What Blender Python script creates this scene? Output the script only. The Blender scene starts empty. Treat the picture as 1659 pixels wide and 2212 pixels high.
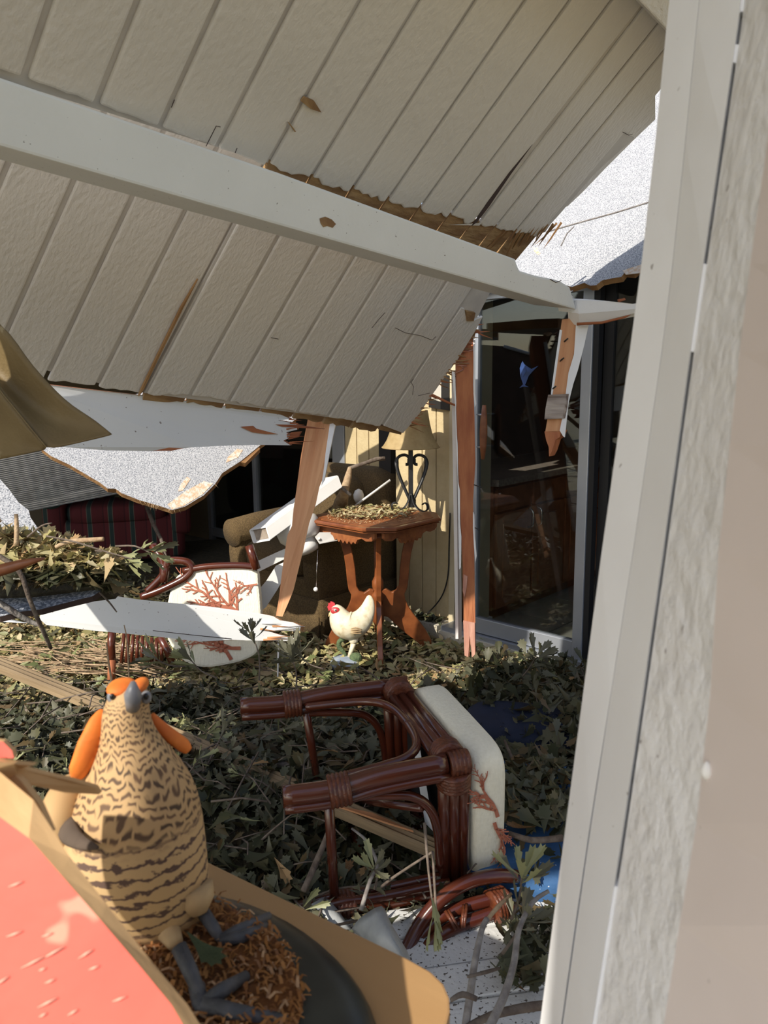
import bpy, math, random
import numpy as np
from mathutils import Vector, Matrix

random.seed(7); RNG = np.random.default_rng(11)
SC = bpy.context.scene; COL = SC.collection
# ------------------------------------------------------------------ camera
FPX, CX, CY, CAMH = 1660.0, 829.5, 1106.0, 1.5
PITCH, ROLL = math.radians(10.0), math.radians(0.6)
FW = Vector((0, math.cos(PITCH), -math.sin(PITCH)))
_r0 = Vector((1, 0, 0)); _d0 = -_r0.cross(FW)
RT = _r0*math.cos(ROLL) + _d0*math.sin(ROLL)
DN = _d0*math.cos(ROLL) - _r0*math.sin(ROLL)
CAM = Vector((0, 0, CAMH))
cd = bpy.data.cameras.new('camera'); cam = bpy.data.objects.new('camera', cd); COL.objects.link(cam)
cd.sensor_fit = 'HORIZONTAL'; cd.sensor_width = 36.0; cd.lens = 36.0*FPX/1659.0
cd.clip_start = 0.02; cd.clip_end = 300
_m = Matrix((RT, -DN, -FW)).transposed().to_4x4(); _m.translation = CAM; cam.matrix_world = _m
cd.dof.use_dof = True; cd.dof.focus_distance = 2.9; cd.dof.aperture_fstop = 11.0
SC.camera = cam
# ------------------------------------------------------------------ world, sun, exposure
SUN = Vector((-0.50, -0.60, 0.62)).normalized()
w = bpy.data.worlds.new('sky'); SC.world = w; w.use_nodes = True
nt = w.node_tree; bg = nt.nodes['Background']
sky = nt.nodes.new('ShaderNodeTexSky'); sky.sky_type = 'NISHITA'; sky.sun_disc = False
sky.sun_elevation = math.asin(SUN.z); sky.sun_rotation = math.atan2(SUN.x, SUN.y); sky.air_density = 1.0; sky.dust_density = 1.5
tc = nt.nodes.new('ShaderNodeTexCoord'); no = nt.nodes.new('ShaderNodeTexNoise'); no.inputs['Scale'].default_value = 3.2; no.inputs['Detail'].default_value = 6
rp = nt.nodes.new('ShaderNodeValToRGB'); rp.color_ramp.elements[0].position = .5; rp.color_ramp.elements[1].position = .68
mx = nt.nodes.new('ShaderNodeMix'); mx.data_type = 'RGBA'; mx.inputs[7].default_value = (3.2, 3.3, 3.5, 1)
nt.links.new(tc.outputs['Generated'], no.inputs['Vector']); nt.links.new(no.outputs['Fac'], rp.inputs['Fac'])
nt.links.new(rp.outputs['Color'], mx.inputs[0]); nt.links.new(sky.outputs['Color'], mx.inputs[6]); nt.links.new(mx.outputs[2], bg.inputs['Color'])
bg.inputs['Strength'].default_value = 0.13
sd = bpy.data.lights.new('sun', 'SUN'); sd.energy = 3.4; sd.angle = 0.0093; sd.color = (1, .93, .82)
so = bpy.data.objects.new('sun', sd); COL.objects.link(so); so.rotation_euler = SUN.to_track_quat('Z', 'Y').to_euler(); so.location = SUN*20
vs = SC.view_settings; vs.view_transform = 'Standard'; vs.look = 'None'; vs.gamma = 1.0; vs.use_curve_mapping = False; vs.exposure = 0.76

# ------------------------------------------------------------------ pixel helpers (photo frame 1659 x 2212)
def ray(x, y): return FW + RT*((x-CX)/FPX) + DN*((y-CY)/FPX)
def U(x, y, d): return CAM + ray(x, y)*d
def PLN(x, y, n, c):
    q = ray(x, y); return CAM + q*((c - n.dot(CAM))/n.dot(q))
def F(x, y, z=0.0): return PLN(x, y, Vector((0, 0, 1)), z)
def px(P):
    v = Vector(P)-CAM; d = v.dot(FW); return (CX+FPX*v.dot(RT)/d, CY+FPX*v.dot(DN)/d, d)
def depth(P): return (Vector(P)-CAM).dot(FW)

# ------------------------------------------------------------------ materials
MATS = {}
def M(name, col, col2=None, rough=.6, scale=8., detail=4., lo=.35, hi=.65, stretch=(1, 1, 1), bump=0., bscale=60., bstretch=None,
      speck=None, speck_scale=200., speck_at=.62, metal=0., spec=.5, island=None, coat=0., trans=0.):
    m = bpy.data.materials.new(name); m.use_nodes = True; t = m.node_tree; b = t.nodes['Principled BSDF']
    N, L = t.nodes.new, t.links.new
    b.inputs['Roughness'].default_value = rough; b.inputs['Metallic'].default_value = metal
    b.inputs['Specular IOR Level'].default_value = spec; b.inputs['Coat Weight'].default_value = coat
    c4 = lambda c: (c[0], c[1], c[2], 1)
    co = N('ShaderNodeTexCoord')
    def noise(sc, st, de=4.):
        mp = N('ShaderNodeMapping'); mp.inputs['Scale'].default_value = st; L(co.outputs['Object'], mp.inputs[0])
        n = N('ShaderNodeTexNoise'); n.inputs['Scale'].default_value = sc; n.inputs['Detail'].default_value = de; L(mp.outputs[0], n.inputs['Vector']); return n
    def mix(f, a, bb):
        x = N('ShaderNodeMix'); x.data_type = 'RGBA'; L(f, x.inputs[0])
        for i, v in ((6, a), (7, bb)):
            if isinstance(v, tuple): x.inputs[i].default_value = c4(v)
            else: L(v, x.inputs[i])
        return x.outputs[2]
    def thr(s, a, z):
        r = N('ShaderNodeMapRange'); r.inputs[1].default_value = a; r.inputs[2].default_value = z; L(s, r.inputs[0]); return r.outputs[0]
    out = tuple(col)
    if island:
        g = N('ShaderNodeNewGeometry'); r = N('ShaderNodeValToRGB'); e = r.color_ramp.elements
        r.color_ramp.interpolation = 'LINEAR'
        e[0].position, e[0].color = 0, c4(island[0]); e[1].position, e[1].color = 1, c4(island[-1])
        for i, c in enumerate(island[1:-1]): k = e.new((i+1)/(len(island)-1)); k.color = c4(c)
        L(g.outputs['Random Per Island'], r.inputs[0]); out = r.outputs[0]
    if col2 is not None:
        n = noise(scale, stretch, detail); out = mix(thr(n.outputs['Fac'], lo, hi), out, tuple(col2))
    if speck is not None:
        n = noise(speck_scale, (1, 1, 1), 2.); out = mix(thr(n.outputs['Fac'], speck_at, speck_at+.03), out, tuple(speck))
    if isinstance(out, tuple): b.inputs['Base Color'].default_value = c4(out)
    else: L(out, b.inputs['Base Color'])
    if bump:
        n = noise(bscale, bstretch or stretch, 5.); bp = N('ShaderNodeBump'); bp.inputs['Strength'].default_value = bump; bp.inputs['Distance'].default_value = .01
        L(n.outputs['Fac'], bp.inputs['Height']); L(bp.outputs[0], b.inputs['Normal'])
    if trans:
        o = t.nodes['Material Output']; tr = N('ShaderNodeBsdfTranslucent'); ms = N('ShaderNodeMixShader'); ms.inputs[0].default_value = trans
        if isinstance(out, tuple): tr.inputs[0].default_value = c4(out)
        else: L(out, tr.inputs[0])
        L(b.outputs[0], ms.inputs[1]); L(tr.outputs[0], ms.inputs[2]); L(ms.outputs[0], o.inputs[0])
    MATS[name] = m; return m

M('ceiling_paint', (.68, .635, .565), (.62, .58, .515), rough=.38, scale=3, bump=.4, bscale=75, bstretch=(.6, 1, 1))
M('groove_paint', (.58, .54, .48), (.5, .46, .41), rough=.5, scale=12)
M('beam_paint', (.70, .70, .66), (.66, .66, .62), rough=.45, scale=4, speck=(.12, .1, .08), speck_scale=110, speck_at=.73, bump=.12, bscale=60)
M('fascia_paint', (.72, .73, .72), (.68, .69, .68), rough=.5, scale=3, speck=(.25, .22, .2), speck_scale=70, speck_at=.71, bump=.05, bscale=20)
M('white_paint', (.80, .79, .77), (.74, .73, .71), rough=.5, scale=5, bump=.15, bscale=50)
M('post_paint', (.83, .835, .85), (.79, .79, .80), rough=.55, scale=6, speck=(.4, .38, .37), speck_scale=55, speck_at=.74, bump=.1, bscale=30)
M('post_stucco', (.84, .84, .85), (.77, .76, .76), rough=.6, scale=9, speck=(.4, .37, .36), speck_scale=50, speck_at=.74, bump=.8, bscale=38)
M('pink_wall', (.70, .62, .585), (.65, .575, .54), rough=.7, scale=4, speck=(.44, .4, .37), speck_scale=45, speck_at=.76, bump=.06, bscale=20)
M('crack_dark', (.05, .03, .025), rough=.9)
M('granules', (.43, .435, .45), (.30, .31, .33), rough=.9, scale=150, detail=3, lo=.45, hi=.6, speck=(.11, .12, .14), speck_scale=210, speck_at=.57, bump=.5, bscale=120)
M('granules_worn', (.55, .38, .25), (.62, .56, .48), rough=.9, scale=60, detail=4, lo=.4, hi=.6, bump=.5, bscale=120)
M('shingle_grey', (.16, .18, .22), (.55, .57, .62), rough=.95, scale=110, detail=4, lo=.45, hi=.62, bump=.4, bscale=100)
M('raw_ply', (.34, .19, .075), (.22, .11, .04), rough=.85, scale=14, stretch=(.25, 1, 1), bump=.5, bscale=60)
M('torn_ply', (.42, .27, .12), (.22, .12, .05), rough=.9, scale=22, stretch=(.3, 1, 1), lo=.3, hi=.62, bump=.7, bscale=70)
M('redwood', (.42, .155, .06), (.30, .09, .035), rough=.75, scale=26, stretch=(.08, 1, 1), bump=.5, bscale=60, bstretch=(.08, 1, 1))
M('redwood_light', (.62, .33, .16), (.48, .21, .09), rough=.75, scale=24, stretch=(.06, 1, 1), bump=.4, bscale=60, bstretch=(.06, 1, 1))
M('redwood_pink', (.55, .30, .22), (.42, .19, .13), rough=.8, scale=24, stretch=(.1, 1, 1), bump=.5, bscale=60, bstretch=(.08, 1, 1))
M('weathered_block', (.42, .36, .31), (.14, .1, .08), rough=.9, scale=40, stretch=(.12, 1, 1), bump=.9, bscale=60, bstretch=(.1, 1, 1))
M('rail_wood', (.30, .215, .12), (.165, .115, .062), rough=.8, scale=22, stretch=(.05, 1, 1), bump=.6, bscale=50, bstretch=(.05, 1, 1))
M('shelf_wood', (.42, .25, .11), (.35, .195, .078), rough=.5, scale=9, stretch=(.12, 1, 1), bump=.05, bscale=60)
M('board_edge', (.72, .46, .22), (.55, .31, .13), rough=.7, scale=14, stretch=(.3, 1, 1), bump=.25, bscale=30)
M('red_paint', (.74, .115, .085), (.70, .14, .10), rough=.45, scale=5, speck=(.80, .30, .21), speck_scale=14, speck_at=.66, bump=.05)
M('yellow_siding', (.56, .455, .265), (.52, .415, .235), rough=.6, scale=20, stretch=(1, 1, .12), bump=.25, bscale=60, bstretch=(1, 1, .06))
M('cream_trim', (.60, .52, .35), (.56, .48, .31), rough=.55, scale=10, bump=.1)
M('sill_paint', (.62, .58, .48), (.5, .46, .36), rough=.7, scale=10, speck=(.2, .16, .1), speck_scale=60, speck_at=.66, bump=.2)
M('aluminium', (.45, .48, .53), (.40, .43, .48), rough=.38, metal=.55, scale=5)
M('aluminium_dark', (.02, .02, .022), rough=.5, metal=.3)
M('cabinet_wood', (.30, .115, .05), (.21, .075, .03), rough=.35, scale=14, stretch=(1, 1, .12), bump=.06)
M('counter', (.30, .25, .21), (.2, .16, .13), rough=.3, scale=60)
M('tile', (.36, .34, .30), (.3, .28, .245), rough=.5, scale=6, bump=.05)
M('grout', (.13, .12, .11), rough=.9)
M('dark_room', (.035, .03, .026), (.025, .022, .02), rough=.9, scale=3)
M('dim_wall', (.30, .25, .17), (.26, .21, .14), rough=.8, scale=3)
M('chrome', (.7, .7, .72), rough=.18, metal=1.)
M('handle_wood', (.32, .12, .05), (.22, .075, .03), rough=.4, scale=20, stretch=(1, 1, .15))
M('black_iron', (.012, .012, .013), (.02, .02, .02), rough=.42, scale=30, bump=.1)
M('lampshade', (.58, .44, .22), (.46, .33, .15), rough=.7, scale=28, lo=.3, hi=.7, bump=.15, bscale=60, trans=.3)
M('table_wood', (.25, .078, .023), (.16, .045, .013), rough=.38, scale=14, stretch=(1, 1, .2), bump=.06, coat=.25)
M('table_carved', (.32, .11, .034), (.2, .06, .019), rough=.5, scale=30, bump=.2)
M('rattan', (.10, .024, .010), (.06, .013, .007), rough=.24, scale=20, stretch=(.2, 1, 1), coat=.4, bump=.05)
M('rattan_wrap', (.13, .036, .014), (.07, .018, .008), rough=.35, scale=60, bump=.3, bscale=120)
M('upholstery', (.84, .81, .67), (.79, .76, .62), rough=.85, scale=90, bump=.35, bscale=120, bstretch=(1, .25, 1))
M('coral_print', (.46, .17, .10), (.38, .12, .07), rough=.9, scale=30)
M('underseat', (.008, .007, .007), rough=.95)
M('paper', (.7, .72, .75), rough=.8)
M('tweed', (.135, .088, .036), (.08, .05, .019), rough=.95, scale=130, lo=.4, hi=.6, bump=.6, bscale=220)
M('canvas', (.235, .17, .075), (.175, .12, .05), rough=.62, scale=5, detail=6, speck=(.33, .26, .14), speck_scale=22, speck_at=.70, bump=.2, bscale=90, trans=.15)
M('fan_white', (.72, .71, .68), (.66, .65, .62), rough=.4, scale=8)
M('channel_in', (.30, .25, .2), (.2, .16, .12), rough=.8, scale=30)
M('chicken_paint', (.74, .67, .49), (.52, .42, .24), rough=.5, scale=30, lo=.48, hi=.72, bump=.15, bscale=60)
M('comb_red', (.62, .055, .065), (.5, .04, .05), rough=.4, scale=30, bump=.1)
M('beak', (.62, .47, .24), rough=.5); M('scratch', (.85, .40, .30), rough=.6); M('bill_grey', (.16, .17, .19), (.25, .25, .26), rough=.4, scale=30)
M('eye_white', (.8, .78, .7), rough=.3); M('eye_black', (.01, .01, .01), rough=.2)
M('stone_blue', (.22, .27, .34), (.34, .38, .42), rough=.7, scale=18, bump=.2)
M('moss_green', (.07, .11, .05), (.12, .16, .07), rough=.9, scale=60, bump=.8, bscale=90)
M('feather_orange', (.80, .22, .03), (.66, .15, .02), rough=.7, scale=26, stretch=(1, 1, .3), bump=.2)
M('feather_pale', (.55, .40, .22), (.42, .28, .14), rough=.85, scale=24, bump=.2)
M('bird_leg', (.045, .05, .06), (.08, .085, .1), rough=.6, scale=40, bump=.3, bscale=90)
M('base_black', (.012, .014, .013), (.04, .045, .04), rough=.35, scale=9, detail=6, lo=.5, hi=.8)
M('straw', (.3, .13, .03), rough=.9, island=[(.30, .13, .03), (.22, .085, .02), (.36, .17, .05), (.16, .06, .02), (.55, .36, .2)])
M('straw_bed', (.23, .085, .02), (.12, .045, .012), rough=.95, scale=30, bump=.8, bscale=60)
M('leaf', (.1, .11, .05), rough=.5, island=[(.034, .038, .016), (.052, .058, .026), (.095, .097, .058), (.072, .068, .024), (.13, .125, .08), (.038, .045, .018), (.12, .075, .03), (.07, .077, .042)], trans=.12)
M('leaf_dry', (.3, .26, .12), rough=.7, island=[(.40, .35, .14), (.26, .23, .09), (.48, .41, .22), (.32, .19, .08), (.56, .49, .30), (.24, .22, .09)], trans=.12)
M('leaf_fresh', (.2, .22, .08), rough=.5, island=[(.24, .26, .10), (.16, .19, .07), (.30, .30, .15), (.2, .22, .09)], trans=.15)
M('leaf_brown', (.24, .13, .05), (.16, .08, .03), rough=.7, scale=20)
M('leaf_bed', (.06, .05, .026), (.028, .022, .012), rough=.95, scale=30, bump=1., bscale=50)
M('twig', (.17, .135, .105), (.09, .065, .05), rough=.85, scale=40, bump=.5, bscale=80)
M('twig_grey', (.27, .25, .23), (.15, .13, .12), rough=.9, scale=40, bump=.5, bscale=80)
M('twig_pale', (.46, .34, .21), (.32, .21, .12), rough=.85, scale=40, bump=.5, bscale=80)
M('navy_cloth', (.008, .016, .045), (.005, .01, .03), rough=.8, scale=10); M('blue_cloth', (.035, .115, .27), (.02, .075, .19), rough=.75, scale=10, speck=(.45, .5, .55), speck_scale=90, speck_at=.70, bump=.2, bscale=60)
M('ice_plastic', (.36, .37, .365), (.25, .26, .255), rough=.45, scale=14, bump=.6, bscale=18, bstretch=(1, .3, 1))
M('speckled_board', (.64, .64, .62), (.58, .58, .56), rough=.7, scale=9, speck=(.09, .075, .06), speck_scale=95, speck_at=.615, bump=.25, bscale=80)
M('dirt_joint', (.13, .075, .045), rough=.95)
M('marlin_blue', (.03, .07, .22), (.02, .04, .1), rough=.4, scale=20)
M('picture_dark', (.02, .018, .016), rough=.4); M('mat_board', (.5, .47, .4), rough=.8)
M('concrete', (.18, .165, .145), (.13, .12, .1), rough=.9, scale=8, bump=.2)
M('yard', (.50, .47, .35), (.42, .40, .27), rough=.95, scale=2, bump=.5, bscale=10)
M('bark', (.11, .08, .06), (.06, .045, .035), rough=.95, scale=10, bump=.8, bscale=20)
M('tree_leaf', (.05, .08, .03), rough=.7, island=[(.04, .07, .025), (.07, .10, .04), (.1, .13, .06)])
M('roof_brown', (.16, .10, .07), (.1, .06, .04), rough=.9, scale=10)
M('blind_slat', (.20, .20, .195), (.12, .12, .115), rough=.6, scale=20)
M('ball_white', (.85, .85, .82), rough=.3)  # plain white pull-chain ball

def stripes():
    m = bpy.data.materials.new('striped_cloth'); m.use_nodes = True; t = m.node_tree; b = t.nodes['Principled BSDF']; N, L = t.nodes.new, t.links.new
    co = N('ShaderNodeTexCoord'); sp = N('ShaderNodeSeparateXYZ'); L(co.outputs['Object'], sp.inputs[0])
    fr = N('ShaderNodeMath'); fr.operation = 'MULTIPLY'; fr.inputs[1].default_value = 6.2; L(sp.outputs[0], fr.inputs[0])
    f2 = N('ShaderNodeMath'); f2.operation = 'FRACT'; L(fr.outputs[0], f2.inputs[0])
    r = N('ShaderNodeValToRGB'); r.color_ramp.interpolation = 'CONSTANT'; e = r.color_ramp.elements
    e[0].color = (.085, .011, .013, 1); e[1].position = .3; e[1].color = (.05, .007, .01, 1)
    for p, c in ((.36, (.10, .014, .016, 1)), (.55, (.13, .1, .075, 1)), (.58, (.02, .038, .034, 1)), (.76, (.13, .1, .075, 1)), (.79, (.09, .011, .014, 1))):
        k = e.new(p); k.color = c
    L(f2.outputs[0], r.inputs[0]); L(r.outputs[0], b.inputs['Base Color']); b.inputs['Roughness'].default_value = .9
    MATS['striped_cloth'] = m
stripes()
def glass():
    m = bpy.data.materials.new('pane_glass'); m.use_nodes = True; t = m.node_tree; t.nodes.clear(); N, L = t.nodes.new, t.links.new
    o = N('ShaderNodeOutputMaterial'); lw = N('ShaderNodeLayerWeight'); lw.inputs[0].default_value = .5
    p = N('ShaderNodeMath'); p.operation = 'POWER'; p.inputs[1].default_value = 5; L(lw.outputs['Facing'], p.inputs[0])
    a = N('ShaderNodeMath'); a.operation = 'MULTIPLY_ADD'; a.inputs[1].default_value = .9; a.inputs[2].default_value = .055; L(p.outputs[0], a.inputs[0])
    tr = N('ShaderNodeBsdfTransparent'); tr.inputs[0].default_value = (.8, .82, .81, 1); g = N('ShaderNodeBsdfGlossy'); g.inputs['Roughness'].default_value = .0
    ms = N('ShaderNodeMixShader'); L(a.outputs[0], ms.inputs[0]); L(tr.outputs[0], ms.inputs[1]); L(g.outputs[0], ms.inputs[2]); L(ms.outputs[0], o.inputs[0])
    MATS['pane_glass'] = m
glass()
def plumage():
    m = bpy.data.materials.new('plumage'); m.use_nodes = True; t = m.node_tree; b = t.nodes['Principled BSDF']; N, L = t.nodes.new, t.links.new
    uv = N('ShaderNodeUVMap'); uv.uv_map = 'UVMap'
    no = N('ShaderNodeTexNoise'); no.inputs['Scale'].default_value = 9; L(uv.outputs[0], no.inputs['Vector'])
    ad = N('ShaderNodeMixRGB'); ad.blend_type = 'LINEAR_LIGHT'; ad.inputs[0].default_value = .06; L(uv.outputs[0], ad.inputs[1]); L(no.outputs['Color'], ad.inputs[2])
    br = N('ShaderNodeTexBrick'); br.inputs['Scale'].default_value = 1; br.inputs['Brick Width'].default_value = .066; br.inputs['Row Height'].default_value = .026
    br.inputs['Mortar Size'].default_value = .011; br.inputs['Mortar Smooth'].default_value = .6
    br.inputs['Color1'].default_value = (.075, .045, .026, 1); br.inputs['Color2'].default_value = (.17, .095, .05, 1); br.inputs['Mortar'].default_value = (.50, .325, .155, 1)
    L(ad.outputs[0], br.inputs['Vector'])
    mp = N('ShaderNodeMapping'); mp.inputs['Scale'].default_value = (.5, 1, 1); L(uv.outputs[0], mp.inputs[0])
    wv = N('ShaderNodeTexWave'); wv.bands_direction = 'Y'; wv.inputs['Scale'].default_value = 8.5; wv.inputs['Distortion'].default_value = 5.5; wv.inputs['Detail'].default_value = 5; wv.inputs['Detail Scale'].default_value = 4.5; L(mp.outputs[0], wv.inputs['Vector'])
    wr = N('ShaderNodeValToRGB'); we = wr.color_ramp.elements; we[0].position = .12; we[0].color = (.11, .065, .05, 1); we[1].position = .34; we[1].color = (.56, .38, .19, 1)
    L(wv.outputs['Fac'], wr.inputs[0])
    sp = N('ShaderNodeSeparateXYZ'); L(uv.outputs[0], sp.inputs[0])
    def rng(a, z):
        r = N('ShaderNodeMapRange'); r.inputs[1].default_value = a; r.inputs[2].default_value = z; L(sp.outputs[1], r.inputs[0]); return r.outputs[0]
    def mix(f, a, c):
        x = N('ShaderNodeMix'); x.data_type = 'RGBA'; L(f, x.inputs[0])
        for i, v in ((6, a), (7, c)):
            if isinstance(v, tuple): x.inputs[i].default_value = v
            else: L(v, x.inputs[i])
        return x.outputs[2]
    x = mix(rng(.42, .47), wr.outputs[0], br.outputs[0])
    x = mix(rng(.20, .12), x, (.50, .32, .15, 1))
    x = mix(rng(.84, .90), x, (.44, .29, .14, 1))
    L(x, b.inputs['Base Color']); b.inputs['Roughness'].default_value = .75
    MATS['plumage'] = m
plumage()

# ------------------------------------------------------------------ object helpers
WM = {}
def tag(o, label=None, cat=None, group=None, kind=None):
    for k, v in (('label', label), ('category', cat), ('group', group), ('kind', kind)):
        if v: o[k] = v
    return o
def place(o, parent, mat):
    COL.objects.link(o); o.parent = parent
    WM[o] = mat
    o.matrix_basis = (WM[parent].inverted() @ mat) if parent else mat
    return o
def thing(name, loc, label, cat, group=None):
    o = bpy.data.objects.new(name, None); o.empty_display_size = .05
    place(o, None, Matrix.Translation(Vector(loc))); return tag(o, label, cat, group)
def frame(x, z):
    x = Vector(x).normalized(); z = Vector(z); z = (z - x*z.dot(x)).normalized(); y = z.cross(x); return Matrix((x, y, z)).transposed()
def mk(name, V, Fc, mat, parent=None, R=None, smooth=False, mi=None, org=None):
    V = [Vector(v) for v in V]
    if org is None:
        a = np.array([tuple(v) for v in V]); lo, hi = a.min(0), a.max(0); org = Vector(((lo[0]+hi[0])/2, (lo[1]+hi[1])/2, lo[2]))
    Wm = (R.to_4x4() if R else Matrix.Identity(4)); Wm.translation = Vector(org); inv = Wm.inverted()
    me = bpy.data.meshes.new(name); me.from_pydata([inv @ v for v in V], [], Fc)
    for k in (mat if isinstance(mat, (list, tuple)) else [mat]): me.materials.append(MATS[k])
    if mi: me.polygons.foreach_set('material_index', mi)
    if smooth: me.polygons.foreach_set('use_smooth', [True]*len(me.polygons))
    import bmesh
    b = bmesh.new(); b.from_mesh(me); bmesh.ops.recalc_face_normals(b, faces=b.faces); b.to_mesh(me); b.free()
    me.update(); o = bpy.data.objects.new(name, me); return place(o, parent, Wm)
def slab(name, pts, tv, mat, parent=None, R=None, side=None, axis=None):
    """polygon pts (world) extruded by vector tv; front face keeps pts"""
    n = len(pts); tv = Vector(tv); pts = [Vector(p) for p in pts]
    V = pts + [p+tv for p in pts]
    Fc = [list(range(n)), list(range(2*n-1, n-1, -1))] + [[i, (i+1) % n, n+(i+1) % n, n+i] for i in range(n)]
    if R is None:
        if axis is None: i = max(range(n), key=lambda i: (pts[(i+1) % n]-pts[i]).length); axis = pts[(i+1) % n]-pts[i]
        R = frame(axis, tv)
    ms = [mat, side] if side else mat
    return mk(name, V, Fc, ms, parent, R, mi=([0, 0]+[1]*n) if side else None)
def boxv(name, o, a, b, c, mat, parent=None, bev=0., smooth=False):
    """box from corner o with edge vectors a,b,c"""
    o, a, b, c = map(Vector, (o, a, b, c))
    V = [o, o+a, o+a+b, o+b, o+c, o+a+c, o+a+b+c, o+b+c]
    Fc = [[0, 3, 2, 1], [4, 5, 6, 7], [0, 1, 5, 4], [1, 2, 6, 5], [2, 3, 7, 6], [3, 0, 4, 7]]
    L = max((a, b, c), key=lambda v: v.length); S = min((a, b, c), key=lambda v: v.length)
    ob = mk(name, V, Fc, mat, parent, frame(L, S))
    if bev: bevel(ob, bev)
    return ob
def bevel(ob, wd, seg=2):
    import bmesh
    b = bmesh.new(); b.from_mesh(ob.data); bmesh.ops.bevel(b, geom=b.edges[:], offset=wd, segments=seg, affect='EDGES', profile=.6); b.to_mesh(ob.data); b.free()
def smoothpath(P, k=4, closed=False):
    P = [Vector(p) for p in P]; n = len(P); out = []
    rng = range(n) if closed else range(n-1)
    for i in rng:
        p0, p1, p2, p3 = (P[(i+j) % n] if closed else P[min(max(i+j, 0), n-1)] for j in (-1, 0, 1, 2))
        for s in range(k):
            t = s/k; out.append(.5*((2*p1)+(p2-p0)*t+(2*p0-5*p1+4*p2-p3)*t*t+(3*p1-p0-3*p2+p3)*t**3))
    if not closed: out.append(P[-1])
    return out
def tubegeo(P, r, n=8, closed=False, flat=1., base=0, up=None):
    P = [Vector(p) for p in P]; m = len(P); rr = r if isinstance(r, (list, tuple)) else [r]*m
    if len(rr) != m: rr = list(np.interp(np.linspace(0, 1, m), np.linspace(0, 1, len(rr)), rr))
    V, Fc = [], []; u = Vector(up) if up else None
    for i in range(m):
        t = (P[(i+1) % m]-P[i-1]) if closed else (P[min(i+1, m-1)]-P[max(i-1, 0)])
        t = t.normalized() if t.length > 1e-9 else Vector((0, 0, 1))
        if u is None: u = t.orthogonal()
        uu = Vector(up) if up else u
        u2 = uu - t*uu.dot(t); u = u2.normalized() if u2.length > 1e-6 else t.orthogonal().normalized(); v = t.cross(u)
        for k in range(n):
            a = 2*math.pi*k/n; V.append(P[i]+u*(rr[i]*math.cos(a))+v*(rr[i]*flat*math.sin(a)))
    for i in range(m if closed else m-1):
        j = (i+1) % m
        for k in range(n): Fc.append([base+i*n+k, base+i*n+(k+1) % n, base+j*n+(k+1) % n, base+j*n+k])
    if not closed: Fc += [[base+k for k in range(n-1, -1, -1)], [base+(m-1)*n+k for k in range(n)]]
    return V, Fc
def tube(name, P, r, mat, parent=None, n=8, closed=False, flat=1., smooth=True, up=None, sp=0):
    if sp: P = smoothpath(P, sp, closed)
    V, Fc = tubegeo(P, r, n, closed, flat, up=up)
    ax = Vector(P[-1])-Vector(P[0]) if not closed else Vector((1, 0, 0))
    if ax.length < 1e-6: ax = Vector((1, 0, 0))
    return mk(name, V, Fc, mat, parent, frame(ax, ax.orthogonal()), smooth)
def multitube(name, paths, mat, parent=None, n=6, kind=None):
    V, Fc = [], []
    for P, r in paths:
        a, b = tubegeo(P, r, n, base=len(V)); V += a; Fc += b
    o = mk(name, V, Fc, mat, parent, smooth=True)
    if kind: o['kind'] = kind
    return o
def lathe(name, prof, c, axis, mat, parent=None, n=20, smooth=True, cap=True):
    """prof: list of (radius, height along axis) from point c"""
    ax = Vector(axis).normalized(); u = ax.orthogonal().normalized(); v = ax.cross(u); c = Vector(c); V, Fc = [], []
    for r, h in prof:
        for k in range(n): a = 2*math.pi*k/n; V.append(c+ax*h+u*(r*math.cos(a))+v*(r*math.sin(a)))
    for i in range(len(prof)-1):
        for k in range(n): Fc.append([i*n+k, i*n+(k+1) % n, (i+1)*n+(k+1) % n, (i+1)*n+k])
    if cap: Fc += [list(range(n-1, -1, -1)), [(len(prof)-1)*n+k for k in range(n)]]
    return mk(name, V, Fc, mat, parent, smooth=smooth)
def cushion(name, c, a, b, cc, mat, parent=None, e=.35, n=10, R=None, dent=0.):
    """superellipsoid box, half axes a,b,cc"""
    a, b, cc = map(Vector, (a, b, cc)); V, Fc = [], []
    sg = lambda x: math.copysign(abs(x)**e, x)
    m = 2*n
    for i in range(n+1):
        th = -math.pi/2+math.pi*i/n
        for k in range(m):
            ph = 2*math.pi*k/m
            V.append(Vector(c)+a*(sg(math.cos(th))*sg(math.cos(ph)))+b*(sg(math.cos(th))*sg(math.sin(ph)))+cc*sg(math.sin(th)))
    for i in range(n):
        for k in range(m): Fc.append([i*m+k, i*m+(k+1) % m, (i+1)*m+(k+1) % m, (i+1)*m+k])
    return mk(name, V, Fc, mat, parent, R or frame(a, cc), True)
def jag(p, q, n, amp, nrm, seed=0):
    """ragged points from p to q (exclusive of ends)"""
    r = random.Random(seed); p, q, nrm = Vector(p), Vector(q), Vector(nrm); return [p.lerp(q, (i+r.uniform(-.3, .3)+1)/(n+1))+nrm*(amp*r.uniform(-1, 1)) for i in range(n)]
def at_len(x, y, P, L, far=False):
    q = ray(x, y); wv = CAM-P; a = q.dot(q); b = 2*q.dot(wv); c = wv.dot(wv)-L*L; D = b*b-4*a*c
    t = (-b+(math.sqrt(D)*(1 if far else -1) if D > 0 else 0))/2/a; return CAM+q*t
Z = Vector((0, 0, 1))

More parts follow.
